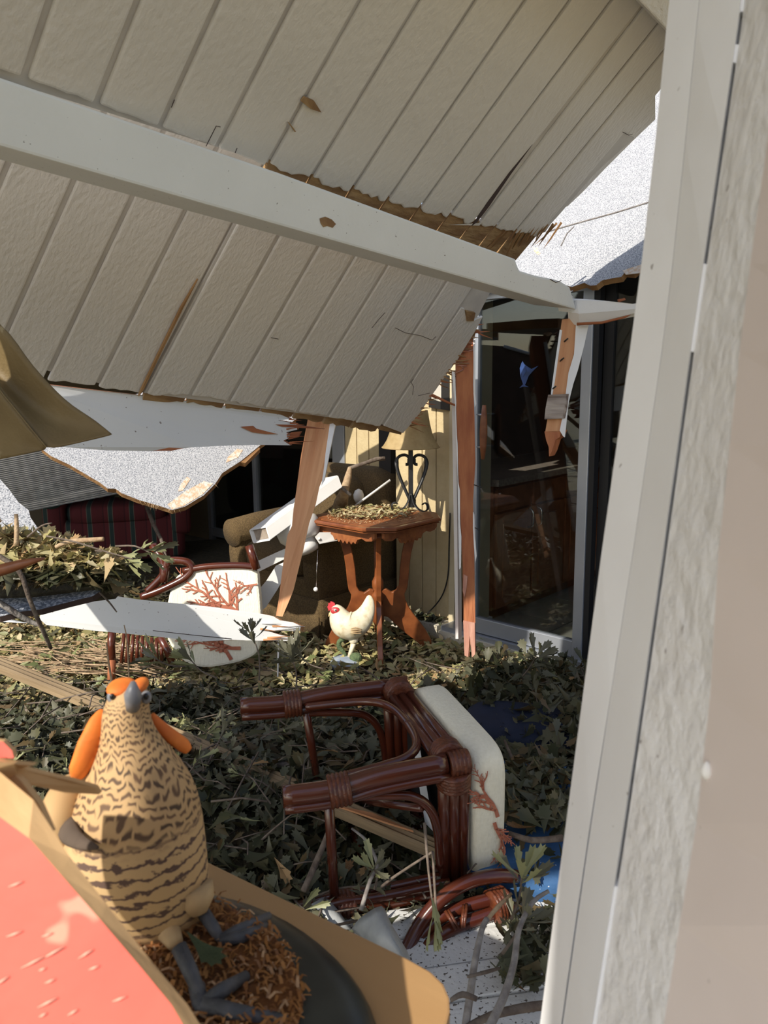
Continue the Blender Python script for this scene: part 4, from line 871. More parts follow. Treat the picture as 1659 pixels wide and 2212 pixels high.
tube('blade_arm', [fc+fa*.06+RT*.1, U(690, 1165, 4.02)], .008, 'fan_white', fan, n=6)
tube('pull_chain', [U(687, 1188, 4.0), U(684, 1230, 3.99), U(683, 1268, 3.99)], .0015, 'chrome', fan, n=4)
cushion('pull_ball', U(682, 1273, 3.99), RT*.012, FW*.012, DN*.012, 'ball_white', fan, e=1.)

# --- rubble on the table and behind it
zt = TZ+.004
tag(tube('splintered_stump', [F(735, 1092, zt), U(744, 1060, 4.30), U(752, 1030, 4.34), U(756, 1010, 4.36)], [.045, .026, .02, .012], 'twig_pale', n=8), 'pale splintered stub of wood standing on the parlour table', 'wood piece')
tag(tube('dark_stick', [U(754, 1012, 4.36), U(790, 1000, 4.38), U(812, 992, 4.4), U(832, 990, 4.4)], [.012, .012, .014, .012], 'twig', n=6), 'dark bent stick above the parlour table', 'branch')
tag(tube('white_tube', [F(768, 1092, zt+.008), U(843, 1037, 4.42)], .007, 'fan_white', n=8), 'thin white plastic tube leaning on the parlour table', 'rod')
wv = thing('white_ornament', F(775, 1085, zt), 'small white ornament among twigs on the parlour table', 'ornament')
lathe('body', [(.02, 0), (.03, .02), (.032, .045), (.022, .07), (.004, .08)], F(775, 1085, zt), Z, 'fan_white', wv, 14)
tag(tube('grey_stick', [U(708, 1032, 4.25), U(730, 1048, 4.25), U(758, 1070, 4.25)], [.006, .009, .011], 'twig_grey', n=6), 'grey stick crossing the pale stub on the table', 'branch')

# --- rattan chair lying in the foreground
A_, B_ = F(872, 1482, .50), F(1003, 1645, .50)
E_ = at_len(612, 1728, B_, .47); E2_ = at_len(520, 1532, A_, .47)
C_ = at_len(1003, 1905, B_, .42, far=True)
e1 = A_-B_; e2 = C_-B_; e3 = ((E_-B_)+(E2_-A_))/2; n1, n2, n3 = e1.normalized(), e2.normalized(), e3.normalized()
D_ = A_+e2
rc = thing('rattan_chair', C_.lerp(D_, .5)*1, 'dark rattan dining chair lying on its back in the leaf litter', 'chair', 'rattan dining chairs')
def rail3(name, P, Q, off, r=.015, nv=3):
    o = tube(name, [P, P.lerp(Q, .5), Q], r, 'rattan', rc, n=10)
    return o
for nm, P, Q, inn in (('front_rail', B_, A_, n2), ('side_rail', B_, C_, n1), ('side_rail', A_, D_, -n1), ('back_rail', C_, D_, -n2)):
    for k in range(3): rail3(nm, P+n3*(k*.028)+inn*.005, Q+n3*(k*.028)+inn*.005, k, .0165)
def wrap(P, d, L=.05, r=.037, turns=5, par=None):
    d = d.normalized(); prof = []
    for k in range(turns):
        h = L*k/turns; prof += [(r*.93, h), (r, h+L/turns*.35), (r, h+L/turns*.7), (r*.93, h+L/turns*.98)]
    return lathe('wrap', [(r*.5, 0)]+prof+[(r*.5, L)], P, d, 'rattan_wrap', par or rc, 16)
for P in (A_, B_): wrap(P-n3*.012, n3, .055, .034); wrap(P+n2*.02+n3*.03, n2, .05, .047); wrap(P+(n1 if P is B_ else -n1)*.02+n3*.03, (n1 if P is B_ else -n1), .05, .047)
def leg(P, E, inw, dwn, nm='front_leg'):
    d = (E-P); ln = d.length; du = d.normalized(); bow = -dwn
    for a, b, rr in ((0, -.006, .0265), (.016, .026, .0135), (-.016, .026, .0135)):
        off = inw*a+dwn*b
        P_ = [P+du*.02+off, P+d*.45+off+bow*.004, P+d*.72+off-bow*.006, E+off-bow*-.006+inw*.0]
        tube(nm, P_, rr, 'rattan', rc, n=12, sp=4)
    wrap(P+d*.62+dwn*.006, du, .055, .044)
leg(B_+n3*.03, E_, n1, n2); leg(A_+n3*.03, E2_, -n1, n2)
E3_ = C_+e3*.97-n2*.01; E4_ = D_+e3*.97-n2*.01
leg(C_+n3*.03, E3_, n1, -n2, 'back_leg'); leg(D_+n3*.03, E4_, -n1, -n2, 'back_leg')
# arched braces from leg to rail
def arch(P, u, v, a, b, r=.013): tube('brace', [P+u*a, P+u*(a*.6)+v*.0+v*b*.06, P+u*(a*.28)+v*(b*.14), P+u*(a*.10)+v*(b*.32), P+u*(a*.02)+v*(b*.6), P+v*b], r, 'rattan', rc, n=9, sp=5)
arch(B_+n3*.07+n1*.035, n3, n1, .26, .24); arch(A_+n3*.07-n1*.035, n3, -n1, .26, .24)
arch(B_+n3*.07+n2*.04, n3, n2, .26, .30); arch(A_+n3*.07+n2*.04, n3, n2, .26, .30)
tube('stretcher', [A_.lerp(E2_, .62), D_.lerp(E4_, .62)], .0135, 'rattan', rc, n=9)
tube('stretcher', [B_.lerp(E_, .76), C_.lerp(E3_, .76)], .0135, 'rattan', rc, n=9)
tube('stretcher', [C_.lerp(E3_, .5), D_.lerp(E4_, .5)], .0135, 'rattan', rc, n=9)
tube('stretcher', [B_.lerp(C_, .3)+n3*.12, D_.lerp(E4_, .45)], .011, 'rattan', rc, n=9)
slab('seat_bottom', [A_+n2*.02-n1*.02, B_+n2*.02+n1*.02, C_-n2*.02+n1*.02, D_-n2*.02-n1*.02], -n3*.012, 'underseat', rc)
cm = (A_+B_+C_+D_)/4-n3*.072
cu = cushion('seat_cushion', cm, e1*.515, e2*.53, n3*.055, 'upholstery', rc, e=.28, n=16)
def coral(name, O, u, v, nrm, size, seed, parent, depth_=5, lift=.002, ang0=0., mat='coral_print', surf=None):
    r_ = random.Random(seed); V, Fc = [], []
    def seg(p, q_, w0, w1):
        d = (q_[0]-p[0], q_[1]-p[1]); l = math.hypot(*d) or 1; nx, ny = -d[1]/l, d[0]/l; i = len(V)
        for (x, y), w_ in ((p, w0), (q_, w1)):
            for s in (1, -1):
                X, Y = x+nx*w_*s, y+ny*w_*s; V.append((surf(X, Y) if surf else O+u*X+v*Y)+nrm*lift)
        Fc.append([i, i+1, i+3, i+2])
    def grow(p, a, L, w_, dep):
        n = 3
        for k in range(n):
            a += r_.uniform(-.18, .18); q_ = (p[0]+math.cos(a)*L/n, p[1]+math.sin(a)*L/n); seg(p, q_, w_, w_*.9); p = q_; w_ *= .9
            if dep > 0 and k < n: grow(p, a+r_.choice([-1, 1])*r_.uniform(.5, .9), L*r_.uniform(.45, .62), w_*.8, dep-2)
        if dep > 0: grow(p, a+r_.uniform(-.3, .3), L*.7, w_*.85, dep-1)
    grow((0, 0), ang0, size, size*.075, depth_)
    o = mk(name, V, Fc, mat, parent); md = o.modifiers.new('thickness', 'SOLIDIFY'); md.thickness = .0012; return o
# coral print on the near side of the cushion
sideO = cm - e1*.5155 - n3*.0
coral('coral_print', sideO-e2*.02-n3*.02, n2, -n3, -n1, .075, 5, cu, 4, .003, math.pi+.2); coral('coral_print', sideO+e2*.02-n3*.01, n2, -n3, -n1, .07, 9, cu, 4, .003, .25)
tag(slab('paper_tag', [PLN(x, y, n3, n3.dot(A_)+.012) for x, y in ((893, 1608), (905, 1605), (930, 1750), (935, 1795), (918, 1778), (898, 1650))], FW*.001, 'paper'), 'white paper tag hanging under the dark chair seat', 'tag')
# backrest lying on the ground
G = lambda x, y, z: F(x, y, z)
tube('back_frame', [G(868, 2075, .03), G(905, 2000, .08), G(950, 1945, .13), G(1005, 1908, .16), G(1060, 1893, .16), G(1115, 1893, .14)], .019, 'rattan', rc, n=10, sp=5)
tube('back_frame', [G(880, 2062, .02), G(935, 1995, .07), G(985, 1965, .09), G(1050, 1945, .10), G(1100, 1935, .10)], .018, 'rattan', rc, n=10, sp=5)
tube('back_frame', [G(890, 2085, .02), G(935, 2035, .05), G(985, 2002, .07), G(1040, 1982, .075), G(1100, 1960, .08)], .018, 'rattan', rc, n=10, sp=5)
for x, y, x2, y2 in ((962, 1968, 985, 2008), (968, 1966, 990, 2006), (1002, 1955, 998, 2005), (1008, 1953, 1002, 2004)): tube('binding', [G(x, y, .115), G((x+x2)/2, (y+y2)/2, .105), G(x2, y2, .085)], .005, 'rattan_wrap', rc, n=6)
wrap(G(1060, 1962, .09), G(1090, 1950, .09)-G(1060, 1962, .09), .05, .046)

# --- second rattan chair lying behind the plank
r2 = thing('upholstered_rattan_chair', F(470, 1440, .0), 'overturned rattan armchair with cream coral print back under the white plank', 'chair', 'rattan dining chairs')
d2_ = 3.78
def Q(x, y, o=0.): return U(x, y, d2_+o)
bp = [(362, 1300), (372, 1262), (392, 1238), (450, 1229), (520, 1228), (553, 1232), (558, 1262), (562, 1300), (564, 1360), (558, 1405), (530, 1425), (490, 1436), (440, 1442), (400, 1430), (375, 1405), (358, 1370), (358, 1330)]
pts = smoothpath([Q(*p) for p in bp], 3, True)
ub = slab('padded_back', pts, FW*.07, 'upholstery', r2); bevel(ub, .012, 2)
for (x, y), a, s, sd_ in (((545, 1345), math.pi+.35, .17, 2), ((545, 1346), math.pi+.75, .14, 4), ((556, 1262), math.pi-.2, .06, 6), ((500, 1425), math.pi+1.1, .12, 7), ((520, 1400), math.pi+.1, .12, 8)):
    coral('coral_print', Q(x, y), RT, DN, -FW, s, sd_, ub, 4, .004, a)
tube('top_rail', [Q(395, 1234), Q(450, 1224), Q(520, 1222), Q(556, 1226)], .018, 'rattan', r2, n=9, sp=4)
tube('leg', [Q(553, 1230), Q(545, 1200), Q(538, 1178)], [.024, .022, .022], 'rattan', r2, n=9)
tube('arm_loop', [Q(305, 1290), Q(340, 1278), Q(375, 1262), Q(400, 1248), Q(414, 1232), Q(408, 1216), (Q(385, 1211)), Q(362, 1213), Q(358, 1225), Q(350, 1245), Q(335, 1262), Q(318, 1278)], .02, 'rattan', r2, n=9, sp=4)
tube('arm_post', [Q(330, 1178, .05), Q(350, 1208, .03), Q(356, 1230), Q(352, 1258)], [.022, .024, .026, .02], 'rattan', r2, n=9, sp=3)
for k in range(9): tube('slat', [Q(268+k*10, 1368+k*1.5, .03), Q(262+k*11, 1432-k*.5, .0)], .009, 'rattan', r2, n=7)
tube('side_frame', [Q(242, 1366, .0), Q(240, 1395), Q(243, 1445)], .02, 'rattan', r2, n=9); tube('side_frame', [Q(345, 1375), Q(362, 1405), Q(372, 1430)], .02, 'rattan', r2, n=9)
tag(tube('orange_post', [Q(242, 1428, -.1), Q(240, 1470, -.14)], .018, 'redwood', n=10), 'short red orange post end standing behind the game bird', 'post')

# ================================================================== FOREGROUND: shelf, red board, game bird
ZS = .80
def S(x, y, h=0.): return F(x, y, ZS+h)
edge = [S(300, 1790), S(450, 1862), S(600, 1935), S(750, 2007), S(880, 2070), S(930, 2098), S(958, 2125), S(971, 2155), S(972, 2185), S(962, 2225), S(930, 2330), S(300, 2500), S(-500, 2300), S(-420, 1900), S(100, 1770)]
shf = slab('wooden_shelf', edge, (0, 0, -.03), 'shelf_wood', axis=S(880, 2070)-S(450, 1862)); bevel(shf, .003, 2)
tag(shf, 'light wooden shelf board with rounded corner under the game bird', 'shelf')
# red board close to the camera
rd = thing('red_board', U(100, 2400, .55), 'scratched red painted board with raw wood edge in the near left corner', 'board')
rf = [(-520, 1640), (-120, 1668), (0, 1765), (62, 1810), (130, 1888), (215, 1985), (300, 2085), (370, 2170), (440, 2290), (300, 2480), (-520, 2480)]
rbk = [(-520, 1540), (-120, 1568), (0, 1668), (72, 1728), (150, 1850), (232, 1955), (330, 2080), (405, 2170), (480, 2290), (340, 2500), (-520, 2500)]
dA = lambda x, y: .60-.00004*(y-1700); dB = lambda x, y: .612-.00004*(y-1700)
fr_ = [U(x, y, dA(x, y)) for x, y in rf]; bk_ = [U(x, y, dB(x, y)) for x, y in rbk]; n = len(fr_)
mk('board', fr_+bk_, [list(range(n)), list(range(2*n-1, n-1, -1))]+[[i, (i+1) % n, n+(i+1) % n, n+i] for i in range(n)], ['red_paint', 'board_edge'], rd, frame(U(370, 2170, .58)-U(0, 1765, .58), FW), mi=[0, 1]+[1]*n)
for k in range(26):
    x, y = rs.uniform(-20, 300), rs.uniform(1850, 2230)
    if y < 1790+x*1.25: continue
    a = rs.uniform(-.7, -.3); l = rs.uniform(15, 60); b = U(x, y, dA(x, y)-.0008); e = U(x+l*math.cos(a), y+l*math.sin(a), dA(x, y)-.0008)
    if (y+l*math.sin(a)) < 1800+(x+l*math.cos(a))*1.25: continue
    tube('scratch', [b, b.lerp(e, .5), e], [.0003, .0011, .0003], 'scratch', rd, n=4, flat=.3)
slab('red_chip', [U(x, y, .62) for x, y in ((-40, 1596), (6, 1602), (26, 1622), (30, 1638), (-40, 1634))], FW*.006, 'red_paint', rd, side='board_edge')
slab('split_wood', [U(x, y, .63) for x, y in ((-60, 1648), (12, 1652), (48, 1690), (84, 1738), (112, 1800), (66, 1772), (0, 1704), (-60, 1684))], FW*.008, 'board_edge', rd)
tag(slab('wood_sliver', [U(x, y, d) for x, y, d in ((-60, 1638, .60), (30, 1650, .62), (72, 1654, .64), (40, 1660, .64), (150, 1686, .70), (205, 1702, .74), (214, 1716, .75), (140, 1712, .70), (40, 1690, .64), (-60, 1672, .6))], FW*.008, 'board_edge'), 'pale wooden sliver pointing at the breast of the game bird', 'wood piece')

# --- mounted game bird
YB = .872
def BY(x, y): return PLN(x, y, Vector((0, 1, 0)), YB)
sil = [(1474, 276, 300), (1480, 258, 312), (1495, 240, 320), (1515, 231, 323), (1540, 226, 325), (1570, 228, 334), (1600, 222, 355), (1635, 208, 385), (1670, 195, 410), (1710, 174, 428), (1750, 152, 437), (1790, 136, 443), (1830, 138, 447), (1870, 152, 450), (1910, 180, 452), (1945, 220, 452), (1975, 262, 446), (1995, 295, 420), (2006, 322, 380)]
SBX = F(345, 2010, ZS+.02)
bird = thing('game_bird', SBX, 'mounted game bird with barred tan plumage and orange neck feathers', 'bird')
V, Fc, UV = [], [], []; n = 40; m = len(sil)
for i, (y, xl, xr) in enumerate(sil):
    a, b = BY(xl, y), BY(xr, y); c = (a+b)/2; r = (b-a).length/2; fy = .95 if i > 5 else 1.1
    off = Vector((0, -.012*math.sin(math.pi*i/m), 0))
    for k in range(n):
        t = 2*math.pi*k/n; V.append(c+off+Vector((r*math.cos(t), r*fy*math.sin(t), 0))); UV.append(((t/(2*math.pi)*1.6) % 10, 1-i/(m-1)))
for i in range(m-1):
    for k in range(n): Fc.append([i*n+k, i*n+(k+1) % n, (i+1)*n+(k+1) % n, (i+1)*n+k])
Fc += [list(range(n-1, -1, -1)), [(m-1)*n+k for k in range(n)]]
bo = mk('body', V, Fc, 'plumage', bird, smooth=True)
ul = bo.data.uv_layers.new(name='UVMap')
for pl in bo.data.polygons:
    ks = [bo.data.loops[l].vertex_index for l in pl.loop_indices]; us = [UV[v] for v in ks]
    wrapu = max(u[0] for u in us)-min(u[0] for u in us) > .8
    for l, u in zip(pl.loop_indices, us): ul.data[l].uv = (u[0]+(1.6 if wrapu and u[0] < .8 else 0), u[1])
md = bo.modifiers.new('smooth', 'SUBSURF'); md.levels = md.render_levels = 1
dY = Vector((0, -1, 0))
def BF(x, y, o=0.): return PLN(x, y, Vector((0, 1, 0)), YB-o)
hd_ = BF(277, 1505, .02)
cushion('crown', BF(262, 1484, .0), RT*.016, Vector((0, .022, 0)), Z*.008, 'feather_orange', bird, e=.9); cushion('crown', BF(302, 1481, -.002), RT*.009, Vector((0, .02, 0)), Z*.007, 'feather_orange', bird, e=.9)
tube('beak', [BF(286, 1530, .026), BF(287, 1502, .034), BF(288, 1473, .034)], [.008, .0105, .003], 'bill_grey', bird, n=8)
for x in (243, 316):
    e_ = cushion('eye', BF(x, 1506, .016 if x < 280 else .012), RT*.0065, Vector((0, .006, 0)), Z*.008, 'bill_grey', bird, e=1.); cushion('pupil', BF(x-.5, 1505, .0225 if x < 280 else .0185), RT*.003, Vector((0, .003, 0)), Z*.004, 'eye_black', e_, e=1.)
tube('neck_feathers', [BF(226, 1535, .0), BF(215, 1560, .008), BF(196, 1610, .022), BF(178, 1655, .028), BF(168, 1682, .022)], [.006, .014, .018, .016, .006], 'feather_orange', bird, n=10, flat=.55, sp=4)
tube('neck_feathers', [BF(325, 1545, -.03), BF(346, 1570, -.03), BF(372, 1592, -.03), BF(396, 1610, -.03), BF(408, 1622, -.03)], [.005, .008, .009, .009, .005], 'feather_orange', bird, n=10, flat=.8, sp=4)
tube('wing_tip', [BF(140, 1770, .03), BF(150, 1800, .07), BF(175, 1820, .09), BF(212, 1832, .10)], [.014, .012, .008, .002], 'bark', bird, n=10, flat=.6, sp=4)
cushion('wing', BF(150, 1775, .01), RT*.03, Vector((0, .06, 0)), Z*.055, 'plumage', bird, e=.9)
tube('thigh', [BF(415, 1920, .03), BF(425, 1950, .035), BF(432, 1975, .04)], [.026, .022, .009], 'feather_pale', bird, n=12)
tube('thigh', [BF(345, 1960, .03), BF(355, 1995, .05), BF(380, 2040, .075)], [.024, .017, .009], 'feather_pale', bird, n=12)
# oval stand with straw
BC = S(500, 2160)+Vector((-.035, -.01, 0)); 
std = thing('oval_stand', BC, 'black oval display stand with straw under the game bird', 'stand')
ex, ey_ = Vector((.80, -.60, 0)), Vector((.60, .80, 0))
def oval(s): return [BC+ex*(.232*s*math.cos(t))+ey_*(.150*s*math.sin(t)) for t in np.linspace(0, 2*math.pi, 48, endpoint=False)]
loftpoly('dish', [[p+Z*z for p in oval(s)] for s, z in ((.97, .0), (1., .003), (.995, .010), (.955, .018), (.86, .026), (.78, .029))], 'base_black', std).data.polygons.foreach_set('use_smooth', [True]*(48*5+2))
SO = -ex*.035
loftpoly('straw_bed', [[p*1+SO+Z*z for p in oval(s)] for s, z in ((.74, .022), (.72, .032), (.55, .036))], 'straw_bed', std)
V, Fc = [], []
for k in range(1500):
    t, r = rs.uniform(0, 6.283), .74*math.sqrt(rs.random()); c = BC+SO+ex*(.232*r*math.cos(t))+ey_*(.150*r*math.sin(t))+Z*(.034+rs.uniform(0, .012)); a = rs.uniform(0, 6.28); L = rs.uniform(.006, .02)
    d = Vector((math.cos(a), math.sin(a), rs.uniform(-.25, .25))); s = Vector((-math.sin(a), math.cos(a), 0))*rs.uniform(.0008, .002); i = len(V)
    V += [c-d*L/2-s, c-d*L/2+s, c+Z*.004+s, c+Z*.004-s, c+d*L/2+s, c+d*L/2-s]; Fc += [[i, i+1, i+2, i+3], [i+3, i+2, i+4, i+5]]
o = mk('straw', V, Fc, 'straw', std); o['kind'] = 'stuff'
h0 = .05
for P in ([S(437, 1968, .06), S(462, 2005, .05), S(478, 2032, .04)], [S(478, 2032, .04), S(515, 2010, .045), S(582, 1978, .035)], [S(478, 2032, .04), S(520, 2025, .045), S(575, 2000, .035)]):
    tube('leg' if P[0].z > ZS+.055 else 'toe', P, [.008, .0075, .005], 'bird_leg', bird, n=8)
for P, nm in (([S(386, 2045, .075), S(412, 2100, .06), S(440, 2170, .045)], 'leg'), ([S(440, 2170, .045), S(480, 2140, .05), S(532, 2108, .04)], 'toe'), ([S(440, 2170, .045), S(500, 2185, .045), S(620, 2205, .03)], 'toe'), ([S(425, 2130, .05), S(432, 2170, .045), S(445, 2190, .04)], 'toe')):
    tube(nm, P, [.009, .0085, .006], 'bird_leg', bird, n=8)

# ================================================================== FLOOR DEBRIS
rl = thing('fence_rail', F(0, 1455, .1), 'long weathered wooden rail lying diagonally behind the game bird', 'rail')
ra, rb_ = F(-120, 1405, .22), F(962, 1868, .14); rdv = rb_-ra; rn = Vector((rdv.y, -rdv.x, 0)).normalized(); rn = rn if rn.y < 0 else -rn
prof = [(0, 0), (.0, .028), (.012, .034), (.022, .030), (.034, .036), (.046, .030), (.058, .034), (.07, .028), (.07, 0)]
sec = lambda P, k=1.: [P+rn*(a*k)*-1+Z*(b*k) for a, b in prof]
V = sec(ra)+sec(ra.lerp(rb_, .5)+Z*.01)+sec(rb_, .85); n = len(prof); Fc = [list(range(n)), list(range(3*n-1, 2*n-1, -1))]+[[i*n+k, i*n+(k+1) % n, (i+1)*n+(k+1) % n, (i+1)*n+k] for i in (0, 1) for k in range(n)]
mk('rail', V, Fc, 'rail_wood', rl, frame(rdv, Z))
slab('split_grain', [ra.lerp(rb_, .86)+Z*.04-rn*.005, ra.lerp(rb_, .93)+Z*.05-rn*.01, ra.lerp(rb_, .955)+Z*.042-rn*.03, ra.lerp(rb_, .9)+Z*.042-rn*.035], Z*-.006, 'redwood_light', rl)

bc = thing('blue_cushion', F(1120, 1890, .0), 'blue speckled outdoor cushion lying beside the fallen chair near the post', 'cushion')
b0 = F(1135, 1830, .10)
cushion('pad', b0+Vector((.09, .10, -.02)), Vector((.26, -.05, 0)), Vector((.05, .30, .02)), Z*.085, 'blue_cloth', bc, e=.35, n=12)
bc2 = thing('navy_cushion', F(1160, 1610, .0), 'dark navy cushion half buried in leaves in front of the glass door', 'cushion')
cushion('pad', F(1165, 1590, .10), Vector((.30, -.08, 0)), Vector((.06, .16, 0)), Z*.08, 'navy_cloth', bc2, e=.4, n=12)

# speckled white boards lying at the bottom
fbp = thing('speckled_panel', F(1000, 2110, .02), 'debris speckled white boards lying flat below the rattan chair', 'boards')
u_ = (F(1085, 2069, .06)-F(900, 2096, .06)).normalized(); v_ = Vector((-u_.y, u_.x, 0)); p0 = F(900, 2096, .055)
for k in range(-4, 2):
    w_ = .112; o0 = p0+v_*(k*w_+.003)-u_*(.55+.03*((k*7) % 3)); L = 1.18+.05*((k*5) % 3) - (.22 if k >= 1 else 0)
    o = boxv('board', o0+Z*(-.02+.004*((k*3) % 2)), u_*L, v_*(w_-.007), Z*.022, 'speckled_board', fbp, .004)
boxv('batten', p0-u_*.5-v_*.44-Z*.035, u_*1.05, v_*.62, Z*.018, 'dirt_joint', fbp)

# crumpled grey plastic pieces
def crumple(name, px_rows, label, z, mat='ice_plastic', amp=.012, seed=1):
    r_ = random.Random(seed); rows = [[F(x, y, zz)+Vector((r_.uniform(-amp, amp), r_.uniform(-amp, amp), r_.uniform(-amp, amp))) for x, y, zz in row] for row in px_rows]
    t = thing(name, F(px_rows[-1][0][0], px_rows[-1][0][1], 0), label, 'plastic'); grid('sheet', rows, mat, t, .004, 3); return t
crumple('crumpled_plastic', [[(765, 2000, .16), (785, 1975, .2), (815, 1966, .22), (845, 1985, .2), (862, 2010, .16)], [(770, 2040, .14), (800, 2025, .2), (835, 2020, .22), (865, 2040, .19), (880, 2060, .12)], [(790, 2075, .12), (825, 2070, .17), (860, 2075, .18), (880, 2085, .13), (892, 2100, .06)], [(830, 2110, .08), (850, 2110, .10), (870, 2112, .10), (885, 2115, .07), (895, 2120, .03)]], 'crumpled grey white plastic wrap beside the wooden shelf', .1, seed=4)
crumple('torn_plastic', [[(660, 1960, .12), (680, 1948, .13), (700, 1940, .13), (716, 1950, .1)], [(690, 1985, .11), (710, 1975, .12), (728, 1975, .11), (745, 1990, .08)], [(720, 2010, .09), (740, 2005, .09), (755, 2010, .08), (768, 2020, .05)]], 'small torn grey plastic sheet behind the wooden shelf', .08, amp=.006, seed=6)

# ------------------------------------------------------------------ leaves
LO = [(0, 0), (.025, .12), (.07, .35), (.13, .55), (.22, .74), (.15, .77), (.19, .93), (.06, .90), (0, 1.0)]
RIB = [0, .12, .35, .55, .74, .77, .93, .90, 1.0]
def leafgeo():
    V = [(0, 0), (0, .35), (0, .72), (0, 1.0)]; Fc = []
    R = [(.03, .12), (.085, .38), (.15, .58), (.235, .76), (.15, .80), (.17, .96), (.06, .92)]
    i0 = len(V); V += R; i1 = len(V); V += [(-x*.92, y*.98) for x, y in R]
    for s, b in ((1, i0), (-1, i1)):
        f = [[0, b, b+1, 1], [1, b+1, b+2, 2], [2, b+2, b+3, b+4], [2, b+4, b+5, b+6], [2, b+6, 3]]
        Fc += f if s > 0 else [g[::-1] for g in f]
    return np.array(V), Fc
LV, LF = leafgeo()
# simpler pointed leaf for the far litter
LV2 = np.array([(0, 0), (0, .5), (0, 1.), (.13, .3), (.16, .62), (-.13, .3), (-.16, .62)]); LF2 = [[0, 3, 4, 1], [1, 4, 2], [0, 1, 6, 5], [1, 2, 6]]
def leafcloud(name, P, size, tilt, mat, parent=None, kind='stuff', lobed=True, seed=0, wide=1.):
    """P: Nx3 positions; builds one mesh"""
    rng = np.random.default_rng(seed); N = len(P); tv, tf = (LV, LF) if lobed else (LV2, LF2); nv = len(tv)
    s = rng.uniform(size[0], size[1], N); wd_ = rng.uniform(.75, 1.3, N)*wide
    fold = rng.uniform(-.25, .45, N); curl = rng.uniform(-.5, .5, N)
    X = tv[:, 0][None]*wd_[:, None]; Y = np.repeat((tv[:, 1]-.5)[None], N, 0); Zz = fold[:, None]*np.abs(X)+curl[:, None]*(Y**2)*.6
    L = np.stack([X, Y, Zz], 2)*s[:, None, None]
    az = rng.uniform(0, 2*np.pi, N); tx = rng.normal(0, tilt, N); ty = rng.normal(0, tilt, N)
    def rot(ax, a):
        c, s_ = np.cos(a), np.sin(a); R = np.zeros((N, 3, 3)); i, j = [(1, 2), (2, 0), (0, 1)][ax]
        R[:, ax, ax] = 1; R[:, i, i] = c; R[:, j, j] = c; R[:, i, j] = -s_; R[:, j, i] = s_; return R
    Rm = rot(2, az) @ rot(0, tx) @ rot(1, ty)
    Wv = np.einsum('nij,nvj->nvi', Rm, L)+np.asarray(P)[:, None, :]
    co = Wv.reshape(-1, 3); lens = np.array([len(f) for f in tf]); flat = np.concatenate([np.array(f) for f in tf])
    loops = (np.arange(N)[:, None]*nv+flat[None]).ravel(); tot = np.tile(lens, N); start = np.concatenate([[0], np.cumsum(tot)[:-1]])
    me = bpy.data.meshes.new(name); org = co.mean(0); org[2] = co[:, 2].min()
    me.vertices.add(len(co)); me.vertices.foreach_set('co', (co-org).ravel()); me.loops.add(len(loops)); me.loops.foreach_set('vertex_index', loops.astype(np.int32))
    me.polygons.add(len(tot)); me.polygons.foreach_set('loop_start', start.astype(np.int32)); me.polygons.foreach_set('loop_total', tot.astype(np.int32))
    me.update(calc_edges=True); me.validate(); me.materials.append(MATS[mat])
    o = bpy.data.objects.new(name, me); place(o, parent, Matrix.Translation(Vector(org)))
    if kind: o['kind'] = kind
    return o
def bed_h(x, y):
    h = .035+.03*math.sin(x*3.1+y*1.7)+.025*math.sin(x*5.3-y*4.1+1)+.015*math.sin(x*11+y*9)
    h += .10*math.exp(-((x+.2)**2/.25+(y-2.55)**2/.3)) + .07*math.exp(-((x-.75)**2/.15+(y-2.7)**2/.5)) + .10*math.exp(-((x+1.2)**2/.3+(y-2.5)**2/.3))
    if y > 3.3: h *= max(.25, 1-(y-3.3)*.9)
    if y < 1.95 and x > -.15: h = min(h, .03)*max(0, (y-1.7)/.25) if y > 1.7 else -.02
    return max(h, .006) if not (y < 1.95 and x > -.15) else h
bx, by = np.linspace(-3.6, 1.55, 90), np.linspace(1.0, 7.0, 100)  # rear rows reach far back to darken the floor there
def clipy(x): return 3.98-(x-.55)*.88 if x > -.2 else min(7., 4.64-(x+.2)*3.)
V, Fc = [], []
for j, y in enumerate(by):
    for x in bx: yy = min(y, clipy(x)); V.append((x, yy, bed_h(x, yy)))
nx = len(bx); Fc = [[j*nx+i, j*nx+i+1, (j+1)*nx+i+1, (j+1)*nx+i] for j in range(len(by)-1) for i in range(nx-1)]
tag(mk('leaf_litter_bed', V, Fc, 'leaf_bed', smooth=True), 'dark mat of rotting leaf litter covering the porch floor', 'leaf litter', kind='stuff')
def scatter(n, x0, x1, y0, y1, dz=.05, cond=None, seed=0):
    r_ = random.Random(seed); out = []
    while len(out) < n:
        x, y = r_.uniform(x0, x1), r_.uniform(y0, y1)
        if y > clipy(x)-.03 or (abs(x) > .58*y+.35): continue
        if cond and not cond(x, y): continue
        out.append((x, y, bed_h(x, y)+r_.uniform(.004, dz)))
    return out
notboards = lambda x, y: not (y < 1.9 and x > -.1)
tag(leafcloud('fallen_leaf_litter', scatter(14000, -2.2, 1.5, 1.05, 3.32, .07, notboards, 1), (.045, .10), .55, 'leaf', seed=1), 'dense green grey fallen oak leaves around the foreground rattan chair', 'leaf litter')
tag(leafcloud('far_leaf_litter', scatter(11000, -2.6, 1.3, 3.2, 4.9, .04, None, 2), (.03, .08), .4, 'leaf_dry', seed=2, lobed=False, wide=1.25), 'yellow dry leaf litter around the hen and table feet', 'leaf litter')
tag(leafcloud('scattered_green_leaves', scatter(650, -2.4, 1.2, 3.3, 4.3, .08, None, 3), (.05, .10), .5, 'leaf_fresh', seed=3), 'sprinkling of green leaves on the litter beside the white hen', 'leaf litter')
